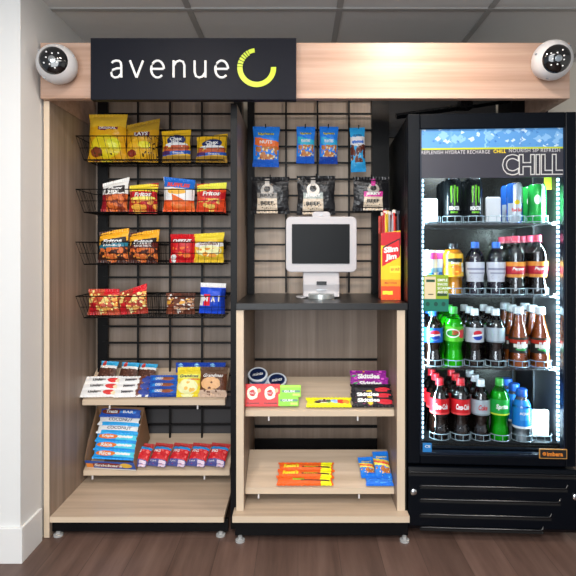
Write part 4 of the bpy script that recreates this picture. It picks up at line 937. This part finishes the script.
lane('tea_bottle', 540, 307, 365, Y0, AMBER, tealab, (.24, .50), WHITEC, kind='tea', texts=[('PURE', .40, .034, .014, TXTW, dict(bold=.03)), ('LEAF', .345, .034, .014, TXTW, dict(bold=.03))], zbase=SZ[2], desc='amber iced tea bottle, right one on the third shelf', group=G3, fill=.86, Rr=.0375)
lane('juice_bottle', 453, 243.5, 292, Y0, JUICE, juicelab, (.36, .80), BLK, kind='juice', texts=[('Simply', .62, .034, .012, TXTW, dict(bold=.02))], zbase=SZ[1], behind=0, desc='yellow juice bottle with dark cap on the second shelf', group=G2, fill=.88, Rr=.040)
lane('water_bottle', 475, 242, 292, Y0, PURP, whitelab, (.25, .62), BLUEC, kind='soda', zbase=SZ[1], behind=0, desc='blue-capped bottle with white label, left one on the second shelf', group=G2, fill=.78, Rr=.0365)
lane('water_bottle', 496, 242, 292, Y0, PURP, whitelab, (.25, .62), BLUEC, kind='soda', zbase=SZ[1], behind=0, desc='blue-capped bottle with white label, right one on the second shelf', group=G2, fill=.78, Rr=.0365)
lane('soda_bottle', 515.5, 236, 292, Y0, COLA, dplab, (.30, .56), PINKC, texts=[('Pepper', .44, .05, .016, TXTW, CW)], zbase=SZ[1], desc='red-capped soda bottle with orange-edged label, left one on the second shelf', group=G2, fill=.74, Rr=.0385)
lane('soda_bottle', 537.5, 235, 292, Y0, COLA, dplab, (.30, .56), PINKC, texts=[('Pepper', .44, .05, .016, TXTW, CW)], zbase=SZ[1], desc='red-capped soda bottle with orange-edged label, right one on the second shelf', group=G2, fill=.74, Rr=.0385)

def can(label, px, py0, yl, zbase, m, R, texts=(), group=None, tabm=STEEL):
    x = fpx(px, yl); h = fz(py0, x, yl)-zbase
    t = thing('drink_can', label, 'can', fM @ Vector((x, yl, zbase)), (0, 0, YAW), group)
    b_ = MB().lathe([(R*.78, 0), (R*.86, .004), (R, .014), (R, h-.016), (R*.86, h-.004)], 24).build('can_body', m, t, True)
    MB().lathe([(R*.86, h-.0039), (R*.88, h-.001), (R*.84, h), (R*.80, h-.003), (.001, h-.003)], 24).build('lid', CHROME, t, True)
    MB().box(-.006, .006, -.016, .006, h-.0028, h-.0012).build('pull_tab', tabm, t)
    for (s_, cz_, W, H, tm, kw) in texts: text('can_lettering', s_, W, H, cyl_at(R+.0008, cz_*h), tm, b_, **kw)
    return t
MON = pack('can_black_green', '#15181a', [('r', .38, .28, .42, .9, '#15181a')], rough=.25)
CLAW = mat('claw_green', '#6cc820', .4)
def claws(t, R, h):
    for a0, z0, z1 in ((-.36, .50, .90), (0, .42, .92), (.34, .50, .88)):
        vs = []; fs = []
        for k in range(9):
            f = k/8; zz = h*(z0+(z1-z0)*f); wd = .055+.075*f*(1-.3*f); off = a0+.018*math.sin(f*9+a0*4)
            for s_ in (-1, 1):
                th = off+s_*wd; vs.append(((R+.001)*math.sin(th), -(R+.001)*math.cos(th), zz))
        for k in range(8): fs.append((2*k, 2*k+1, 2*k+3, 2*k+2))
        b_ = [c for c in t.children if c.name.startswith('can_body')][0]
        MB().add(vs, fs).build('claw_mark', CLAW, b_)
GC = 'cans on the top fridge shelf'
for nm, px, w_ in (('left', 452.5, 0), ('right', 473.5, 0)):
    t = can('tall black energy drink can with green claw mark, %s one' % nm, px, 179, Y0, SZ[0], MON, .034, [('MONSTER', .33, .042, .016, TXTW, dict(bold=.03)), ('ENERGY', .24, .03, .008, TXTG, dict(bold=.02))], GC)
    claws(t, .034, .165)
    for k in (1, 2):
        p = fM @ Vector((fpx(px, Y0), Y0+.075*k, SZ[0]))
        dup(t, p, 'tall black energy drink can in %s lane, %s row' % (nm, ('second', 'third')[k-1]), group=GC)
rb = pack('can_blue_silver', '#2b62b8', [('s', .42, 0, .6, 1, '#c4ccd6', .6), ('r', .5, .5, .75, 1, '#b9c2cc'), ('r', .3, 0, .5, .5, '#b9c2cc'), ('e', .5, .52, .06, .06, '#e8c22a')], rough=.25, metal=.3)
t = can('slim silver and blue energy drink can on the top shelf', 514.5, 183, Y0, SZ[0], rb, .031, [('Red Bull', .32, .04, .014, TXTR, dict(bold=.03))], GC)
dup(t, fM @ Vector((fpx(514.5, Y0), Y0+.07, SZ[0])), 'slim silver and blue can standing behind the front silver one', group=GC)
gr = pack('can_green', '#2cac4a', [('r', .52, 0, .6, 1, '#c8ecd0'), ('e', .45, .6, .06, .12, '#e8f4ea')], rough=.25, metal=.2)
t = can('slim bright green drink can on the top shelf', 537, 184, Y0, SZ[0], gr, .034, (), GC)
dup(t, fM @ Vector((fpx(537, Y0), Y0+.075, SZ[0])), 'slim bright green can standing behind the front green one', group=GC)
wh = pack('can_white_pink', '#dfe4ee', [('r', 0, .8, 1, .95, '#d04a9c'), ('e', .5, .35, .1, .2, '#2a6ac0'), ('r', .3, .5, .7, .6, '#7fb8e4'), ('n', .3, .1, .7, .5, '#b8c8e8', 9, .2)], rough=.3)
for k, (px, d_) in enumerate(((430, 'left'), (440, 'right'))):
    can('white can with pink rim band behind the door sticker, %s one' % d_, px+(-1 if k == 0 else 1), 249.5, Y0+.0+.064*k, SZ[1], wh, .031, (), 'white cans on the second fridge shelf')

# white pusher plates of empty lanes
def pusher(label, x0, x1, py0, py1, yl, zb):
    a, b2 = fpx(x0, yl), fpx(x1, yl)
    t = thing('pusher_plate', label, 'shelf pusher', fM @ Vector(((a+b2)/2, yl, zb)), (0, 0, YAW), 'white pusher plates in the fridge')
    hw2 = (b2-a)/2; h1 = fz(py0, 0, yl)-zb
    MB().prism_y(rrect(-hw2, hw2, .006, h1, .008), 0, .012).build('paddle', WHITE, t, True, bevel=.002)
    MB().box(-hw2*.8, hw2*.8, 0, .20, 0, .005).build('track', CLEAR, t)
pusher('white pusher plate at the left end of the top fridge shelf', 422.5, 438, 198, 218, .10, SZ[0])
pusher('white pusher plate between black cans and silver can', 486, 501, 197, 218, .13, SZ[0])
pusher('white pusher plate right of the blue bottles on the bottom shelf', 532, 549, 409, 440, .12, SZ[3])
LIP = mat('frosted_lip', '#a9bac2', .2, .3)
# clear lane lips round the fronts of the lanes (parts of the fridge)
for zb, pxs in ((SZ[0], (430, 452.5, 473.5, 493.5, 514.5, 537)), (SZ[1], (453, 475, 496, 515.5, 537.5)), (SZ[2], (433, 453.5, 474.5, 495.5, 518.5, 540)), (SZ[3], (439.5, 460.5, 480.5, 499.3, 521.5, 540.5))):
    for px in pxs:
        x = fpx(px, Y0); m = MB()
        for zz in (.004, .027):
            m.tube([(x+.0412*math.sin(-1.5+3*k/16), Y0-.0412*math.cos(-1.5+3*k/16), zb+zz) for k in range(17)], .0016, 5)
        for th in (-1.5, -.75, 0, .75, 1.5): m.tube([(x+.0412*math.sin(th), Y0-.0412*math.cos(th), zb+.001), (x+.0412*math.sin(th), Y0-.0412*math.cos(th), zb+.027)], .0012, 5)
        m.build('lane_lip', LIP, fridge, True)
